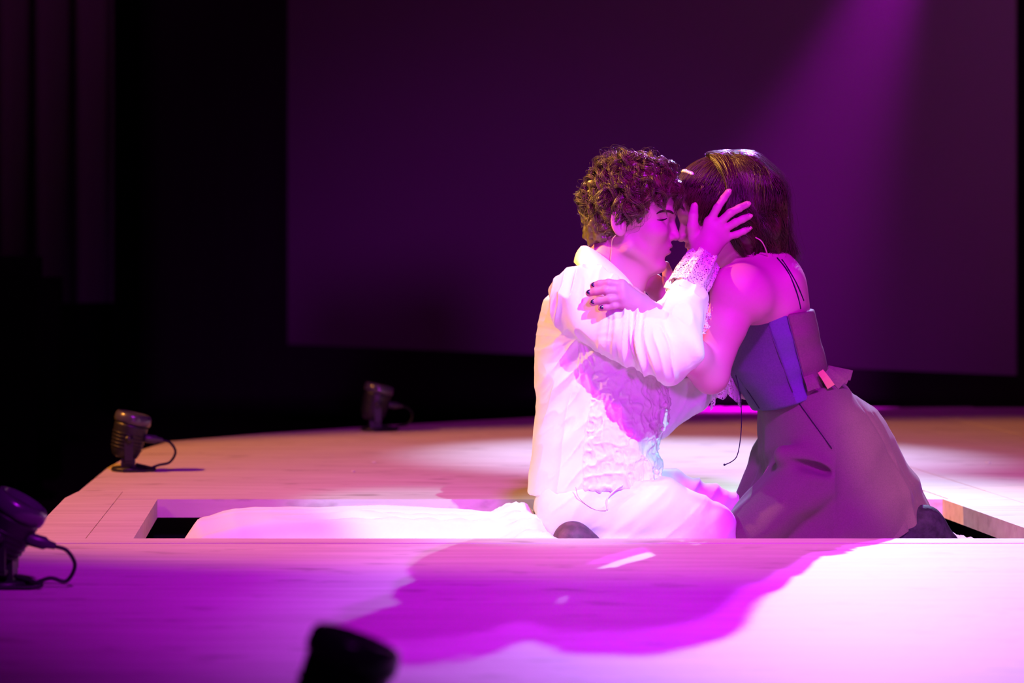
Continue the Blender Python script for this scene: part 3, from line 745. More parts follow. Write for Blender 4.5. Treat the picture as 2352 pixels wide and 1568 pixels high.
# far cuff: lace falling from the wrist at her waist
path = catmull([pt(1634, 876, 5.590), pt(1652, 858, 5.565), pt(1674, 856, 5.560), pt(1694, 870, 5.580), pt(1702, 888, 5.62)], 8); V = []
for i, p in enumerate(path):
    t = i/(len(path)-1)
    L_ = 0.066-0.014*abs(math.sin(t*9))-0.010*t
    for j in range(10):
        k = j/9; V.append(p+np.array([-0.006*k+0.007*k*math.sin(t*19)+0.006*t*k, -0.012*math.sin(t*22+k)*k-0.008*k, -L_*k]))
fcf = mk('lace_cuff', V, gridfaces(len(path), 10), 'lace', shirt, True)
sm = fcf.modifiers.new('thick', 'SOLIDIFY'); sm.thickness = 0.0012

# trousers
S = Solid()
S.add(ball(pt(1345, 1160, 5.53), (0.105, 0.165, 0.095)), 0.03)
S.add(loft(rows([(1080, 1258, 1475, 5.53, 0.135), (1130, 1246, 1500, 5.53, 0.150), (1180, 1245, 1480, 5.53, 0.16)], 5.46)), 0.03)
for hp, kn, an in ((m_hip_r, m_kn_r, m_an_r), (m_hip_l, m_kn_l, m_an_l)):
    S.chain([hp+np.array([-0.005, 0, -0.012]), hp*.5+kn*.5+np.array([0, 0, 0.012]), kn], [0.096, 0.088, 0.060], 0.025)
    S.chain([kn+np.array([0.0, 0, -0.035]), an+np.array([0.05, 0, -0.01])], [0.058, 0.052], 0.02)
S.keep(half((0, 0, 1), pt(1400, 1096, 5.46)), 0.004)
v, q = S.mesh(0.0032, smooth=2); n = normals(v, q)
pd = np.stack([(v[:, 0]*0.62-v[:, 2]*0.78)*24, (v[:, 0]*0.78+v[:, 2]*0.62)*5, v[:, 1]*5], 1)
v = v+n*((1-np.abs(vnoise(pd, 51)))*0.011+(1-np.abs(vnoise(pd*2.1, 52)))*0.004-0.009)[:, None]
tr_ = mk('trousers', v, q, 'trousers', man, True)
for P, r in (([pt(1432, 1112, 5.345), pt(1412, 1126, 5.343), pt(1398, 1140, 5.342), pt(1394, 1152, 5.341), pt(1395, 1171, 5.341)], 0.0018),
             ([pt(1322, 1118, 5.345), pt(1328, 1140, 5.343), pt(1346, 1158, 5.342), pt(1370, 1171, 5.341), (pt(1392, 1172, 5.34))], 0.0008)):
    vv, ff = tube(catmull(P, 6), r, 6); mk('drawstring', vv, ff, 'mic' if r < .001 else 'trousers', tr_, True)
# shoes, soles turned up behind
def shoe(an, toe, hl):
    S = Solid(); S.chain([an, hl, toe], [0.040, 0.040, 0.034], 0.02)
    v, q = S.mesh(0.0035, smooth=1); so_ = mk('shoe', v, q, 'shoe', man, True)
    d = toe-hl; d /= np.linalg.norm(d); sd = np.array([0, 1.0, 0]); up = np.cross(sd, d)
    V = []; k = 20
    for off in (0.038, 0.046):
        for i in range(k):
            a = 2*math.pi*i/k; V.append((hl+toe)/2+d*math.cos(a)*0.075+sd*math.sin(a)*(0.030+0.006*math.cos(a))-up*(off-0.008)*np.sign(up[0]))
    mk('sole', V, [list(range(k)), list(range(k, 2*k))[::-1]]+[[i, (i+1) % k, k+(i+1) % k, k+i] for i in range(k)], 'boot', so_)
shoe(pt(1345, 1262, 5.335), pt(1260, 1330, 5.33), pt(1316, 1243, 5.33))
shoe(m_an_l, pt(1265, 1320, 5.66), pt(1330, 1250, 5.65))

# eyebrow, lashes, wire
nb1 = [surf(B, u, y, 0.0008) for u, y in ((1508, 491), (1515, 487), (1524, 484.5), (1533, 484.5), (1540, 486), (1546, 490))]
nl1 = [surf(B, u, y, 0.0004) for u, y in ((1509, 504.5), (1514, 505.2), (1520, 505.2), (1526, 504), (1532, 501.5))]
def mirror(P): L_ = np.array([HM.inv(p) for p in P]); L_[:, 1] *= -1; return HM.ps(L_)
for P in (np.array(nb1), mirror(nb1)):
    P = catmull(P, 5); vv, ff = tube(P, np.interp(np.linspace(0, 1, len(P)), [0, .25, .8, 1], [0.0008, 0.0024, 0.0030, 0.0020]), 8); mk('eyebrow', vv, ff, 'brow', man, True)
for P in (np.array(nl1), mirror(nl1)):
    P = catmull(P, 5); vv, ff = tube(P, np.interp(np.linspace(0, 1, len(P)), [0, .6, 1], [0.0006, 0.0019, 0.0009]), 6); mk('eyelash', vv, ff, 'lash', man, True)
for fg, rr in zip(fr+[th], (0.0052, 0.0054, 0.0052, 0.0045, 0.0060)):
    dr = fg[-1]-fg[-2]; dr /= np.linalg.norm(dr); nz = np.array([0, -1.0, 0]); nz -= dr*(nz@dr); nz /= np.linalg.norm(nz)
    vv, qq = Solid().add(ball(fg[-1]+dr*0.0005+nz*0.0066, (rr*1.2, rr*0.9, 0.0020), np.stack([dr, np.cross(nz, dr), nz], 1))).mesh(0.0009, B=10, smooth=0); mk('fingernail', vv, qq, 'nail_bare', man, True)
vv, ff = tube(catmull([pt(1414, 540, 5.404), pt(1406, 552, 5.415), pt(1405, 575, 5.432), pt(1402, 600, 5.432)], 8), 0.0009, 6); mk('microphone_wire', vv, ff, 'mic', man, True)

# hair
def tubes(paths, r0, r1, sides=3):
    """many tapered strands in one mesh; paths: (n, k, 3)"""
    P = np.asarray(paths); n, k, _ = P.shape
    t = np.gradient(P, axis=1); t /= np.linalg.norm(t, axis=2, keepdims=True)+1e-12
    ref = np.where(np.abs(t[..., 2:3]) < 0.9, np.array([0, 0, 1.0]), np.array([1.0, 0, 0]))
    x = np.cross(t, ref); x /= np.linalg.norm(x, axis=2, keepdims=True)+1e-12; y = np.cross(t, x)
    rad = (np.asarray(r0).reshape(-1, 1)*(1-np.linspace(0, 1, k)**2)[None]+np.asarray(r1)*np.linspace(0, 1, k)[None]**2)[..., None]
    V = np.stack([P+rad*(math.cos(2*math.pi*s/sides)*x+math.sin(2*math.pi*s/sides)*y) for s in range(sides)], 2)
    idx = np.arange(n*k*sides).reshape(n, k, sides); nx = np.roll(idx, -1, axis=2)
    Fq = np.stack([idx[:, :-1], nx[:, :-1], nx[:, 1:], idx[:, 1:]], -1).reshape(-1, 4)
    return V.reshape(-1, 3), Fq
SCALP_C = np.array([0.018, 0, 0.056]); SCALP_R = np.array([0.100, 0.080, 0.095])
def man_scalp(l):
    x, y, z = l[:, 0], np.abs(l[:, 1]), l[:, 2]
    line = np.interp(x, [-0.09, -0.035, -0.022, 0.0, 0.02, 0.034, 0.042, 0.066, 0.085, 0.11], [-0.050, -0.035, 0.010, 0.040, 0.036, 0.004, 0.010, 0.060, 0.078, 0.082])
    return z > line
cap = Solid()
cap.add(HM.ball(SCALP_C+np.array([-0.001, 0, 0.004]), SCALP_R+np.array([0.004, 0.004, 0.008])), 0.01)
cap.add(HM.ball((-0.045, 0, -0.010), (0.040, 0.058, 0.045)), 0.02)
cap.add(HM.ball((0.070, 0, 0.108), (0.046, 0.060, 0.028)), 0.02)
v, q = cap.mesh(0.003, smooth=1); l = HM.inv(v); fm = man_scalp(HM.inv(v[q].mean(1)))
nn_ = normals(v, q); v = v+nn_*(0.010*(np.abs(vnoise(l*42, 61))-0.35)+0.005*vnoise(l*90, 62))[:, None]
sv_, sq_ = subset(v, q, fm); mhair = mk('hair', sv_, sq_, 'man_hair', man, True)
def strands_on(n, test, off0):
    d = rng.normal(size=(n*4, 3)); d /= np.linalg.norm(d, axis=1)[:, None]
    l = SCALP_C+d*SCALP_R; ok = test(l); l = l[ok][:n]; d = d[ok][:n]
    nr = d/SCALP_R; nr /= np.linalg.norm(nr, axis=1)[:, None]
    return l+nr*off0, nr
def curly(nc, per, length, rad, curl, wave, out, spread, seed):
    """locks: each lock is a wavy guide line with strands gathered round it"""
    l, nr = strands_on(nc, man_scalp, 0.002); nc = len(l)
    k = 14; ph = rng.uniform(0, 6.28, nc); tw = rng.choice([-1, 1], nc)
    topw = np.clip((l[:, 2]-0.05)*14, 0, 1)
    comb = np.stack([-0.35+1.15*topw, 0.30*np.sign(l[:, 1]), -0.75+0*topw], 1)+0.75*np.stack([vnoise(l*26+9*i, seed+i) for i in range(3)], 1)
    T_ = comb-nr*(comb*nr).sum(1)[:, None]; T_ /= np.linalg.norm(T_, axis=1)[:, None]+1e-9
    Bn = np.cross(nr, T_); L_ = length*rng.uniform(0.65, 1.25, nc); ou = out*rng.uniform(0.7, 1.25, nc)*(0.75+0.45*topw); cu = curl*rng.uniform(0.6, 1.4, nc)
    P = np.zeros((nc, per, k, 3)); o1 = rng.normal(size=(nc, per, 3))*spread
    for i in range(k):
        s = i/(k-1); a = ph+tw*2*math.pi*s*wave; c = cu*min(1, s*2.2)
        g_ = l+T_*(L_*s)[:, None]*0.9+nr*(ou*math.sin(min(1, s*1.25)*math.pi*0.60)-0.30*L_*s*s)[:, None]+Bn*(c*np.cos(a))[:, None]+nr*(0.8*c*np.sin(a))[:, None]
        P[:, :, i] = g_[:, None]+o1*(1.0-0.55*s)+0.25*spread*np.sin(s*9+o1*900)
    P = P.reshape(nc*per, k, 3)
    return tubes(HM.ps(P.reshape(-1, 3)).reshape(-1, k, 3), rng.uniform(rad*0.7, rad*1.3, nc*per), rad*0.3)
a1 = curly(300, 30, 0.050, 0.00065, 0.0095, 0.72, 0.012, 0.0034, 70); a2_ = curly(190, 20, 0.060, 0.00055, 0.0120, 0.75, 0.017, 0.0034, 80); a3_ = curly(420, 1, 0.060, 0.00028, 0.010, 0.9, 0.026, 0.001, 90)
V = np.vstack([a1[0], a2_[0], a3_[0]]); Fq = np.vstack([a1[1], a2_[1]+len(a1[0]), a3_[1]+len(a1[0])+len(a2_[0])])
lk = mk('curls', V, Fq, 'man_hair', mhair, True); lk['kind'] = 'stuff'

# ------------------------------------------------------------------ the woman
HW = Frame(pt(1677, 512, 5.560), (-0.99, 0.02, -0.139), (-0.139, 0, 0.99), 0.95)
wc = 5.560
w_sh_l, w_el_l, w_wr_l = pt(1690, 667, 5.405), pt(1632, 862, 5.395), pt(1500, 724, 5.268)
w_sh_r, w_el_r, w_wr_r = pt(1732, 662, 5.715), pt(1590, 830, 5.70), pt(1530, 712, 5.610)
w_hip_l, w_hip_r = pt(1880, 985, 5.505), pt(1885, 985, 5.62)
w_kn_l, w_kn_r = pt(1716, 1230, 5.49), pt(1722, 1222, 5.66)
w_an_l, w_an_r = pt(2085, 1250, 5.45), pt(2090, 1250, 5.64)
nb_ = pt(1738, 622, wc)
WB = Solid()
add_head(WB, HW, False)
WB.chain([HW.p(-0.005, 0, -0.03), nb_], [0.050, 0.056], 0.02)
Rl_ = rot('Y', -14)
WB.add(ball(pt(1768, 690, wc), (0.080, 0.150, 0.105), Rl_), 0.03)
WB.add(ball(pt(1790, 640, wc), (0.045, 0.13, 0.045)), 0.03)
WB.chain([pt(1775, 740, wc), pt(1815, 860, wc), pt(1870, 960, wc)], [0.080, 0.072, 0.08], 0.03)
for s, e, wr in ((w_sh_l, w_el_l, w_wr_l), (w_sh_r, w_el_r, w_wr_r)):
    WB.add(cone(nb_+np.array([0.008, 0, -0.012]), s+np.array([0.012, 0, 0.006]), 0.054, 0.047), 0.05)
    WB.add(cone(nb_+np.array([0.03, 0, -0.05]), s+np.array([0.035, 0.0, -0.02]), 0.055, 0.045), 0.05)
    WB.add(ball(s, (0.047, 0.043, 0.047)), 0.05)
    WB.chain([s, s*.6+e*.4, e], [0.046, 0.045, 0.038], 0.02)
    WB.chain([e, e*.68+wr*.32, wr], [0.040, 0.0395, 0.0235], 0.014)
for hp, kn, an in ((w_hip_l, w_kn_l, w_an_l), (w_hip_r, w_kn_r, w_an_r)):
    WB.add(cone(pt(1870, 960, wc), hp, 0.075, 0.06), 0.03)
    WB.chain([hp, kn], [0.054, 0.040], 0.02); WB.chain([kn+np.array([0.012, 0, -0.012]), an], [0.045, 0.036], 0.02)
# left hand over his sleeve
K = 5.236
fl2 = [[pt(1428, 654, K), pt(1398, 650, K-.004), pt(1378, 652, K+.006), pt(1363, 656, K+.016)],
       [pt(1427, 668, K-.003), pt(1392, 666, K-.006), pt(1370, 669, K+.008), pt(1353, 673, K+.020)],
       [pt(1430, 683, K-.004), pt(1400, 686, K-.007), pt(1378, 690, K+.004), pt(1361, 695, K+.014)],
       [pt(1432, 697, K), pt(1410, 701, K-.004), pt(1394, 705, K), pt(1380, 708, K+.006)]]
th2 = [pt(1475, 690, 5.27), pt(1456, 672, 5.285), pt(1440, 662, 5.30), pt(1428, 658, 5.315)]
hand_prims(WB, w_wr_l, 0.0115, fl2, th2, 0.0245)
# right hand on the far side of his neck
fr2 = [[pt(1508-2*i, 642+11*i, 5.590-.003*i), pt(1486-2*i, 622+12*i, 5.580), pt(1466-2*i, 612+12*i, 5.575), pt(1450-2*i, 608+12*i, 5.578)] for i in range(4)]
th3 = [pt(1530, 672, 5.585), pt(1533, 646, 5.575), pt(1533, 625, 5.572), pt(1529, 608, 5.572)]
hand_prims(WB, w_wr_r, 0.0115, fr2, th3, 0.0245)
v, q = WB.mesh(0.0021, smooth=2)
loc = HW.inv(v); lip = np.exp(-(((loc[:, 0]-0.107)/0.009)**2+(loc[:, 1]/0.019)**4+((loc[:, 2]+0.048)/0.0105)**4))
wbp = (pt(1880, 1300, 5.5)[0], 5.55, -0.17)
wom = mk('person', v, q, 'skin_woman', None, True, wbp, np.clip(lip, 0, 1))
tag(wom, 'kneeling person in dark bodice and brown skirt, resting a hand on a white sleeve', 'person')
for fg, rr in zip(fl2, (0.0058, 0.0060, 0.0058, 0.0050)):
    c = fg[-1]; dr = fg[-1]-fg[-2]; dr /= np.linalg.norm(dr)
    sp = c-dr*0.003+np.array([0, -1, 0.30])/1.044*0.0066
    R_ = np.stack([dr, np.cross((0, -1, 0.25), dr)/np.linalg.norm(np.cross((0, -1, 0.25), dr)), np.array([0, -0.97, 0.24])], 1)
    S = Solid().add(ball(sp, (rr*1.15, rr*0.92, 0.0022), R_)); vv, qq = S.mesh(0.0009, B=10, smooth=0)
    mk('fingernail', vv, qq, 'nail', wom, True)

# skirt
S = Solid()
S.add(loft(rows([(868, 1782, 1925, wc, 0.110), (900, 1757, 1958, wc, 0.128), (940, 1742, 2008, wc, 0.150), (1000, 1746, 2046, wc, 0.168), (1060, 1752, 2076, wc, 0.180),
                 (1100, 1742, 2101, wc, 0.186), (1150, 1712, 2126, wc, 0.192), (1245, 1668, 2170, wc, 0.200)], wc), n=2.15), 0.02)
S.add(cone(pt(1866, 1102, 5.432), pt(1722, 1224, 5.415), 0.076, 0.062), 0.008)
S.add(cone(pt(1862, 1085, 5.475), pt(1722, 1218, 5.46), 0.080, 0.060), 0.012)
S.add(cone(pt(1800, 1060, 5.66), pt(1724, 1205, 5.66), 0.075, 0.060), 0.02)
S.cut(ball(pt(1848, 1066, 5.372), (0.060, 0.034, 0.013), rot('Y', 18)), 0.016)
S.add(cone(pt(1800, 1046, 5.405), pt(1905, 1040, 5.41), 0.022, 0.016), 0.03)
S.cut(cone(pt(1790, 1112, 5.36), pt(1872, 1052, 5.365), 0.004, 0.007), 0.012)
S.keep(half((0.47, 0, -0.88), pt(2132, 1162, wc)), 0.003)
S.keep(half((-0.30, 0, 0.95), pt(1738, 928, wc)), 0.003)
S.cut(loft(rows([(1120, 1790, 2075, wc, 0.15), (1160, 1730, 2112, wc, 0.180), (1260, 1690, 2155, wc, 0.190)], wc)), 0.004)
SK = S
v, q = S.mesh(0.0030, smooth=2); n = normals(v, q)
up_ = np.clip((v[:, 2]-0.0)/0.30, 0, 1); ang = np.arctan2(v[:, 1]-wc, v[:, 0]-pt(1905, 0, wc)[0])
dd = (1-np.abs(vnoise(np.stack([ang*3.2, v[:, 2]*2, v[:, 2]*0], 1), 71)))*0.011*(1-up_)-0.008*(1-up_)
dd += 0.005*vnoise(np.stack([v[:, 0]*16-v[:, 2]*9, v[:, 1]*8, v[:, 2]*20], 1), 73)
# side seam and back seam grooves
def groove(a, b, w_=0.0022, dep=0.0022):
    A, Bp = pt(*a, 5.4), pt(*b, 5.4); A, Bp = A[[0, 2]], Bp[[0, 2]]; d = Bp-A; L2 = d@d; P = v[:, [0, 2]]*(5.4/v[:, [1]]) ; P[:, 1] = CAMH-(CAMH-v[:, 2])*(5.4/v[:, 1])
    t = np.clip(((P-A)@d)/L2, 0, 1); e = np.linalg.norm(P-A-t[:, None]*d, axis=1); return -dep*np.exp(-(e/w_)**2)*(v[:, 1] < wc)
dd += groove((1828, 912), (1914, 1034))+groove((1922, 1070), (1930, 1225), 0.0015, 0.001)+groove((1952, 885), (2112, 1150), 0.0025, 0.002)+groove((1966, 878), (2120, 1150), 0.002, 0.0015)
v = v+n*dd[:, None]
skirt = mk('skirt', v, q, 'skirt', wom, True)
zp = [surf(SK, u, vv, 0.0022) for u, vv in zip(np.linspace(1824, 1911, 9), np.linspace(910, 1030, 9))]
vv, ff = tube(zp, 0.0010, 6); zz = mk('zip', vv, ff, 'cord', skirt, True)
p = surf(SK, 1822, 905, 0.004); S = Solid().add(ball(p, (0.007, 0.003, 0.005), rot('Y', 30))).add(cone(p, p+np.array([-0.004, 0, 0.010]), 0.0025)); vv, qq = S.mesh(0.0012, B=10); mk('zip_pull', vv, qq, 'zip', skirt, True)

# bodice
S = Solid()
S.add(loft(rows([(700, 1702, 1860, wc, 0.146), (735, 1697, 1868, wc, 0.148), (770, 1690, 1877, wc, 0.143), (810, 1682, 1886, wc, 0.134), (850, 1676, 1894, wc, 0.125),
                 (880, 1690, 1902, wc, 0.122), (910, 1712, 1918, wc, 0.130), (950, 1738, 1960, wc, 0.145)], wc), n=2.2), 0.02)
S.keep(half((-0.135, 0, 0.99), pt(1700, 731, wc)), 0.003)
S.keep(half((0.31, 0, -0.95), pt(1737, 942, wc)), 0.003)
S.cut(loft(rows([(690, 1716, 1848, wc, 0.134), (712, 1716, 1850, wc, 0.136), (735, 1720, 1840, wc, 0.12)], wc)), 0.004)
BD = S
v, q = S.mesh(0.0028, smooth=2); n = normals(v, q)
up_px = PY0+(CAMH-v[:, 2])*FPX/v[:, 1]; u_px = PX0+v[:, 0]*FPX/v[:, 1]
dd = 0.0035*vnoise(np.stack([v[:, 0]*14+v[:, 2]*10, v[:, 1]*10, v[:, 2]*30-v[:, 0]*12], 1), 81)
dd += groove((1806, 712), (1853, 900), 0.002, 0.003)+groove((1755, 718), (1822, 905), 0.0018, 0.002)+groove((1674, 838), (1748, 945), 0.002, 0.0025)
tb = (u_px-1806)-(up_px-712)*47/188; ts = (u_px-1755)-(up_px-718)*67/187
dd += 0.0022*np.clip(tb/3, 0, 1)
v = v+n*dd[:, None]
bp_ = tb[q].mean(1) > 0; sp_ = (ts[q].mean(1) > 0) & ~bp_
sv_, sq_ = subset(v, q, ~bp_ & ~sp_); bod = mk('bodice', sv_, sq_, 'bodice', wom, True)
sv_, sq_ = subset(v, q, sp_); mk('side_panel', sv_, sq_, 'bodice_side', bod, True)
sv_, sq_ = subset(v, q, bp_); mk('back_panel', sv_, sq_, 'bodice_back', bod, True)
for L_ in (((1806, 716), (1853, 896)), ((1755, 724), (1821, 900))):
    P = [surf(BD, L_[0][0]+(L_[1][0]-L_[0][0])*t, L_[0][1]+(L_[1][1]-L_[0][1])*t, 0.0012) for t in np.linspace(0, 1, 16)]
    vv, ff = tube(P, 0.0011, 6); mk('seam', vv, ff, 'bodice', bod, True)
# flared tabs of the bodice's lower edge
def tabp(a, b, w_, Y, m, tilt=0.0):
    A, Bp = pt(*a, Y), pt(*b, Y+tilt); d = Bp-A; d /= np.linalg.norm(d); s = np.cross(d, (0, 1, 0)); s /= np.linalg.norm(s); nrm = np.cross(d, s); nrm = nrm/np.linalg.norm(nrm)*0.0022
    V = []
    for t in np.linspace(0, 1, 6):
        c = A+(Bp-A)*t+np.array([0, -0.006*math.sin(t*2.4), 0.0])
        for s_ in (-1, 1):
            for n_ in (-0.5, 0.5): V.append(c+s*s_*w_*(0.85+0.25*t)+nrm*n_)
    Fc = []
    for i in range(5):
        o = 4*i
        for a_, b_ in ((0, 1), (1, 3), (3, 2), (2, 0)): Fc.append([o+a_, o+b_, o+4+b_, o+4+a_])
    Fc += [[0, 1, 3, 2], [20, 22, 23, 21]]
    return mk('tab', V, Fc, m, bod)
tabp((1856, 862), (1868, 894), 0.013, 5.430, 'bodice_back', -0.004)
tabp((1884, 852), (1908, 888), 0.0085, 5.442, 'ribbon', -0.006)
tabp((1898, 852), (1934, 883), 0.012, 5.462, 'bodice_back', -0.004)
tabp((1902, 850), (1948, 872), 0.011, 5.510, 'bodice_back', 0.0)
tabp((1902, 848), (1955, 862), 0.011, 5.560, 'bodice_back', 0.0)
tabp((1900, 848), (1948, 862), 0.011, 5.620, 'bodice_back', 0.0)
for i in range(2):
    vv, ff = tube(catmull([surf(BD, 1676+i*2, 842, .001), surf(BD, 1700+i, 872, .002), surf(BD, 1722, 905, .002), surf(BD, 1744, 938, .002)], 6), 0.0012, 6)
mk('piping', vv, ff, 'cord', bod, True)
# dangling lace
vv, ff = tube(catmull([pt(1690, 862, 5.50), pt(1697, 890, 5.485), pt(1702, 930, 5.48), pt(1703, 975, 5.48), pt(1699, 1020, 5.48), pt(1692, 1048, 5.48), pt(1680, 1060, 5.48), pt(1665, 1067, 5.48)], 8), 0.0012, 6)
cd = mk('dangling_cord', vv, ff, 'cord', bod, True)
vv, qq = Solid().add(ball(pt(1664, 1067, 5.48), 0.0028)).mesh(0.001, B=10); mk('aglet', vv, qq, 'cord', cd, True)
# shoulder cords
for L_ in ([(1785, 592), (1806, 618), (1822, 650), (1833, 682), (1839, 709)], [(1796, 596), (1815, 625), (1832, 656), (1846, 690)]):
    P = [surf(WB, u, vv, 0.0005) for u, vv in L_]; vv, ff = tube(catmull(P, 6), 0.0017, 6); mk('strap', vv, ff, 'cord', bod, True)
# boots behind
for an, yo in ((w_an_l, 5.445), (w_an_r, 5.645)):
    S = Solid(); S.chain([pt(1955, 1266, yo), pt(2060, 1240, yo), pt(2122, 1208, yo+.005), pt(2172, 1249, yo+.005)], [0.050, 0.050, 0.042, 0.030], 0.025)
    vv, qq = S.mesh(0.0035, smooth=1); mk('boot', vv, qq, 'boot', wom, True)
# brows, lashes, microphone
for s in (-1, 1):
    P = [HW.p(0.1155, s*0.012, 0.032), HW.p(0.112, s*0.022, 0.036), HW.p(0.103, s*0.038, 0.038), HW.p(0.093, s*0.050, 0.032)]
    vv, ff = tube(catmull(P, 6), np.interp(np.linspace(0, 1, 19), [0, .3, 1], [0.0024, 0.0030, 0.0010]), 8); mk('eyebrow', vv, ff, 'brow', wom, True)
    P = [HW.p(0.1065, s*0.020, 0.0105), HW.p(0.1085, s*0.030, 0.009), HW.p(0.103, s*0.040, 0.010), HW.p(0.0955, s*0.047, 0.013)]
    vv, ff = tube(catmull(P, 6), np.interp(np.linspace(0, 1, 19), [0, .5, 1], [0.0008, 0.0022, 0.0009]), 6); mk('eyelash', vv, ff, 'lash', wom, True)
vv, ff = tube(catmull([pt(1735, 545, 5.455), pt(1748, 553, 5.45), pt(1757, 568, 5.46), pt(1764, 588, 5.475), pt(1772, 600, 5.49)], 6), 0.0015, 6); mk('microphone_wire', vv, ff, 'mic', wom, True)

# hair
def w_face(l):
    x, y, z = l[:, 0], np.abs(l[:, 1]), l[:, 2]
    line = np.interp(z, [-0.14, -0.09, -0.03, 0.005, 0.03, 0.07, 0.095, 0.13], [0.012, 0.020, 0.036, 0.070, 0.086, 0.098, 0.110, 0.2])
    return x > line
CLIP = HW.inv(pt(1702, 356, wc))
cap = Solid()
cap.add(HW.ball(SCALP_C, SCALP_R+np.array([0.008, 0.008, 0.012])), 0.01)
cap.add(HW.ball((-0.02, 0, 0.118), (0.055, 0.05, 0.042)), 0.02)
for y in (-1, 0, 1):
    cap.chain([HW.p(-0.045, y*0.035, 0.10), pt(1748, 450, wc-y*0.050), pt(1758, 520, wc-y*0.055), pt(1776, 574, wc-y*0.045)], [0.044, 0.043, 0.036, 0.024], 0.03)
    if y: cap.chain([HW.p(0.015, y*0.070, 0.04), pt(1700, 505, wc-y*0.082), pt(1712, 545, wc-y*0.080), pt(1722, 582, wc-y*0.070)], [0.024, 0.022, 0.018, 0.010], 0.03)
v, q = cap.mesh(0.003, smooth=2); l = HW.inv(v)
fm = ~w_face(HW.inv(v[q].mean(1))); nn_ = normals(v, q)
v = v+nn_*(0.004*vnoise(np.stack([l[:, 0]*20, l[:, 1]*90, l[:, 2]*14], 1), 91)-0.003)[:, None]
sv_, sq_ = subset(v, q, fm); whair = mk('hair', sv_, sq_, 'woman_hair', wom, True)
def on_scalp(d, off):
    d = d/np.linalg.norm(d, axis=-1, keepdims=True); return SCALP_C+d*(SCALP_R+off)
def slerp_paths(A, Bd, k, off):
    A = A/np.linalg.norm(A, axis=1, keepdims=True); Bd = Bd/np.linalg.norm(Bd, axis=1, keepdims=True)
    s = np.linspace(0, 1, k)[None, :, None]; D = A[:, None]*(1-s)+Bd[:, None]*s
    return on_scalp(D, off)
# swept back to the clip
n1 = 2600; d0 = rng.normal(size=(n1*6, 3)); d0 /= np.linalg.norm(d0, axis=1)[:, None]; l0 = SCALP_C+d0*SCALP_R
ok = ~w_face(l0) & (l0[:, 0] > -0.01) & (l0[:, 2] > 0.015) & w_face(l0+np.array([0.045, 0, -0.0])); d0 = d0[ok][:n1]
cd_ = (CLIP-SCALP_C)/SCALP_R; tgt = cd_[None]+rng.normal(size=(len(d0), 3))*0.10
PA = slerp_paths(d0, tgt, 12, 0.013+rng.uniform(0, 0.004, len(d0))[:, None, None]*np.ones((1, 12, 1)))
PA[..., 1] += 0.0015*np.sin(PA[..., 0]*60+rng.uniform(0, 6, (len(d0), 1)))
PA = HW.ps(PA.reshape(-1, 3)).reshape(PA.shape)
# falling lengths: from clip and crown over the back, straight down to the shoulders
n2_ = 4200; az = rng.uniform(-1, 1, n2_); st = np.stack([rng.uniform(-0.35, 0.12, n2_), az*0.45, np.ones(n2_)*0.95], 1)
mid = np.stack([-1.0+0.95*np.abs(az)**1.6, az*1.15, 0.25+0.1*rng.normal(size=n2_)], 1)
low_ = np.stack([-0.98+1.0*np.abs(az)**1.5, az*1.05, -0.30+0.1*rng.normal(size=n2_)], 1)
k1 = 7; offs = 0.012+rng.uniform(0, 0.016, n2_)[:, None, None]
P1 = slerp_paths(st, mid, k1, offs*np.ones((1, k1, 1))); P2 = slerp_paths(mid, low_, 4, offs*np.ones((1, 4, 1)))[:, 1:]
PB = np.concatenate([P1, P2], 1); PB = HW.ps(PB.reshape(-1, 3)).reshape(n2_, -1, 3)
ue = 1812-100*np.abs(az)**1.3+14*rng.uniform(0, 1, n2_)**3+rng.normal(size=n2_)*9; ve = 583+rng.normal(size=n2_)*7+10*(1-np.abs(az)); Ye = wc-az*0.075
end = np.stack([pt(a_, b_, c_) for a_, b_, c_ in zip(ue, ve, Ye)])
last = PB[:, -1]; ex = np.stack([last*(1-s)+end*s+np.array([0.010, 0, 0])*math.sin(s*3.1) for s in (0.25, 0.5, 0.75, 1.0)], 1)
PB = np.concatenate([PB, ex], 1)
def push_out(S, P, mar):
    s_ = P.shape; p = P.reshape(-1, 3).copy()
    for _ in range(2):
        d_ = dist(S, p); i_ = np.where(d_ < mar)[0]; e_ = 0.002
        if not len(i_): break
        g_ = np.stack([dist(S, p[i_]+np.eye(3)[c_]*e_)-d_[i_] for c_ in range(3)], 1); g_ /= np.linalg.norm(g_, axis=1)[:, None]+1e-9
        p[i_] += g_*(mar[i_]-d_[i_] if hasattr(mar, '__len__') else mar-d_[i_])[:, None]
    return p.reshape(s_)
PA = push_out(cap, PA, np.repeat(rng.uniform(0.001, 0.004, len(PA)), PA.shape[1])); PB = push_out(cap, PB, np.repeat(rng.uniform(0.001, 0.008, n2_), PB.shape[1]))
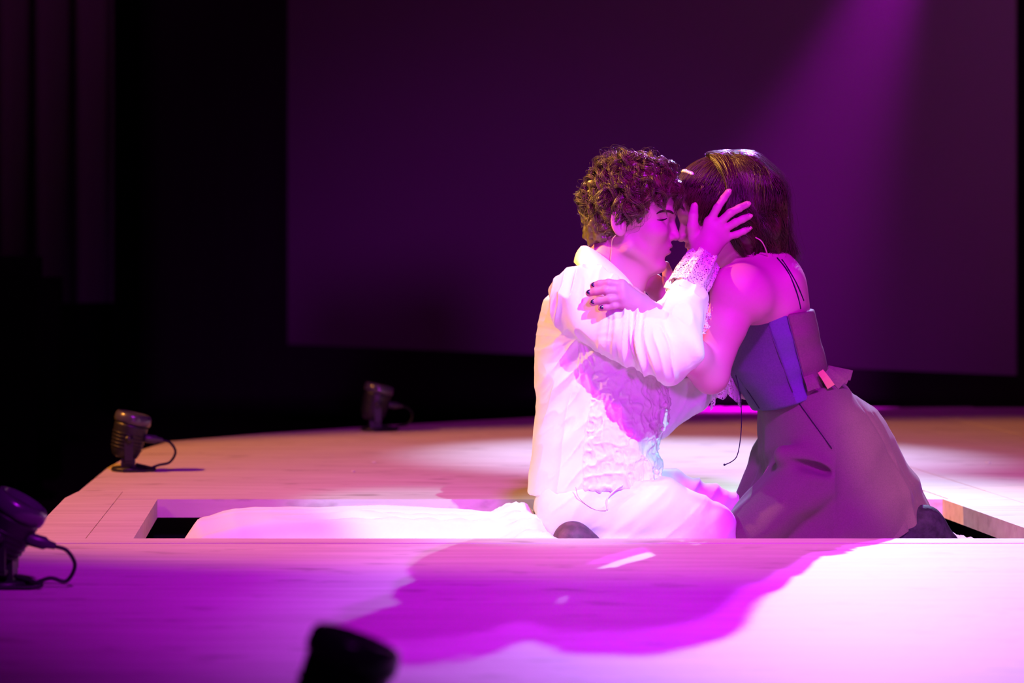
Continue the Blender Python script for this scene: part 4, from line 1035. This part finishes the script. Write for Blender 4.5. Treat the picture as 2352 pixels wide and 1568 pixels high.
t1 = tubes(PA, rng.uniform(0.0005, 0.0011, len(PA)), 0.0005); t2 = tubes(PB, rng.uniform(0.0005, 0.0012, n2_), 0.0003)
# flyaways
fly = PB[:220].copy(); fly += (rng.normal(size=(220, 1, 3))*0.010)*np.linspace(0, 1, fly.shape[1])[None, :, None]+np.array([0.006, 0, 0.003]); t3 = tubes(fly, np.full(220, 0.00028), 0.0002)
V = np.vstack([t1[0], t2[0], t3[0]]); Fq = np.vstack([t1[1], t2[1]+len(t1[0]), t3[1]+len(t1[0])+len(t2[0])])
ws = mk('strands', V, Fq, 'woman_hair', whair, True); ws['kind'] = 'stuff'
S = Solid().add(cone(pt(1697, 351, wc-.02), pt(1697, 351, wc+.02), 0.006)).add(cone(pt(1703, 357, wc-.02), pt(1703, 357, wc+.02), 0.005)); vv, qq = S.mesh(0.0018, B=10); mk('hair_clip', vv, qq, 'ribbon', whair, True)
arc = slerp_paths(np.array([[0.72, 0.55, 0.62]]), np.array([[0.72, -0.55, 0.62]]), 22, 0.026)[0]
arc = arc+np.array([-0.02, 0, 0.004]); arc = HW.ps(arc)
vv, ff = tube(arc, 0.0022, 6); hbd = mk('headband', vv, ff, 'zip', whair, True)
pv, pq = Solid().add(ball((0, 0, 0), 0.0042)).mesh(0.0014, B=10)
for i, p in enumerate(arc): mk('bead', pv*(0.8+0.35*(i % 2))+p+np.array([0, 0, 0.001]), pq, 'pearl', hbd, True)

# ------------------------------------------------------------------ thin stage haze
hv, hf = box(-0.6, 4.3, 9.0, 10.75, 0.02, 4.2)
hz = bpy.data.materials.new('haze'); hz.use_nodes = True; nt = hz.node_tree; nt.nodes.clear()
out_ = nt.nodes.new('ShaderNodeOutputMaterial'); vs = nt.nodes.new('ShaderNodeVolumeScatter')
vs.inputs['Density'].default_value = 0.024; vs.inputs['Anisotropy'].default_value = 0.0
nt.links.new(vs.outputs[0], out_.inputs['Volume']); M['haze'] = hz
ho = mk('haze', hv, hf, 'haze', base=(1.5, 9.9, 0.02)); tag(ho, 'thin haze hanging over the rear of the stage', 'haze', kind='stuff')
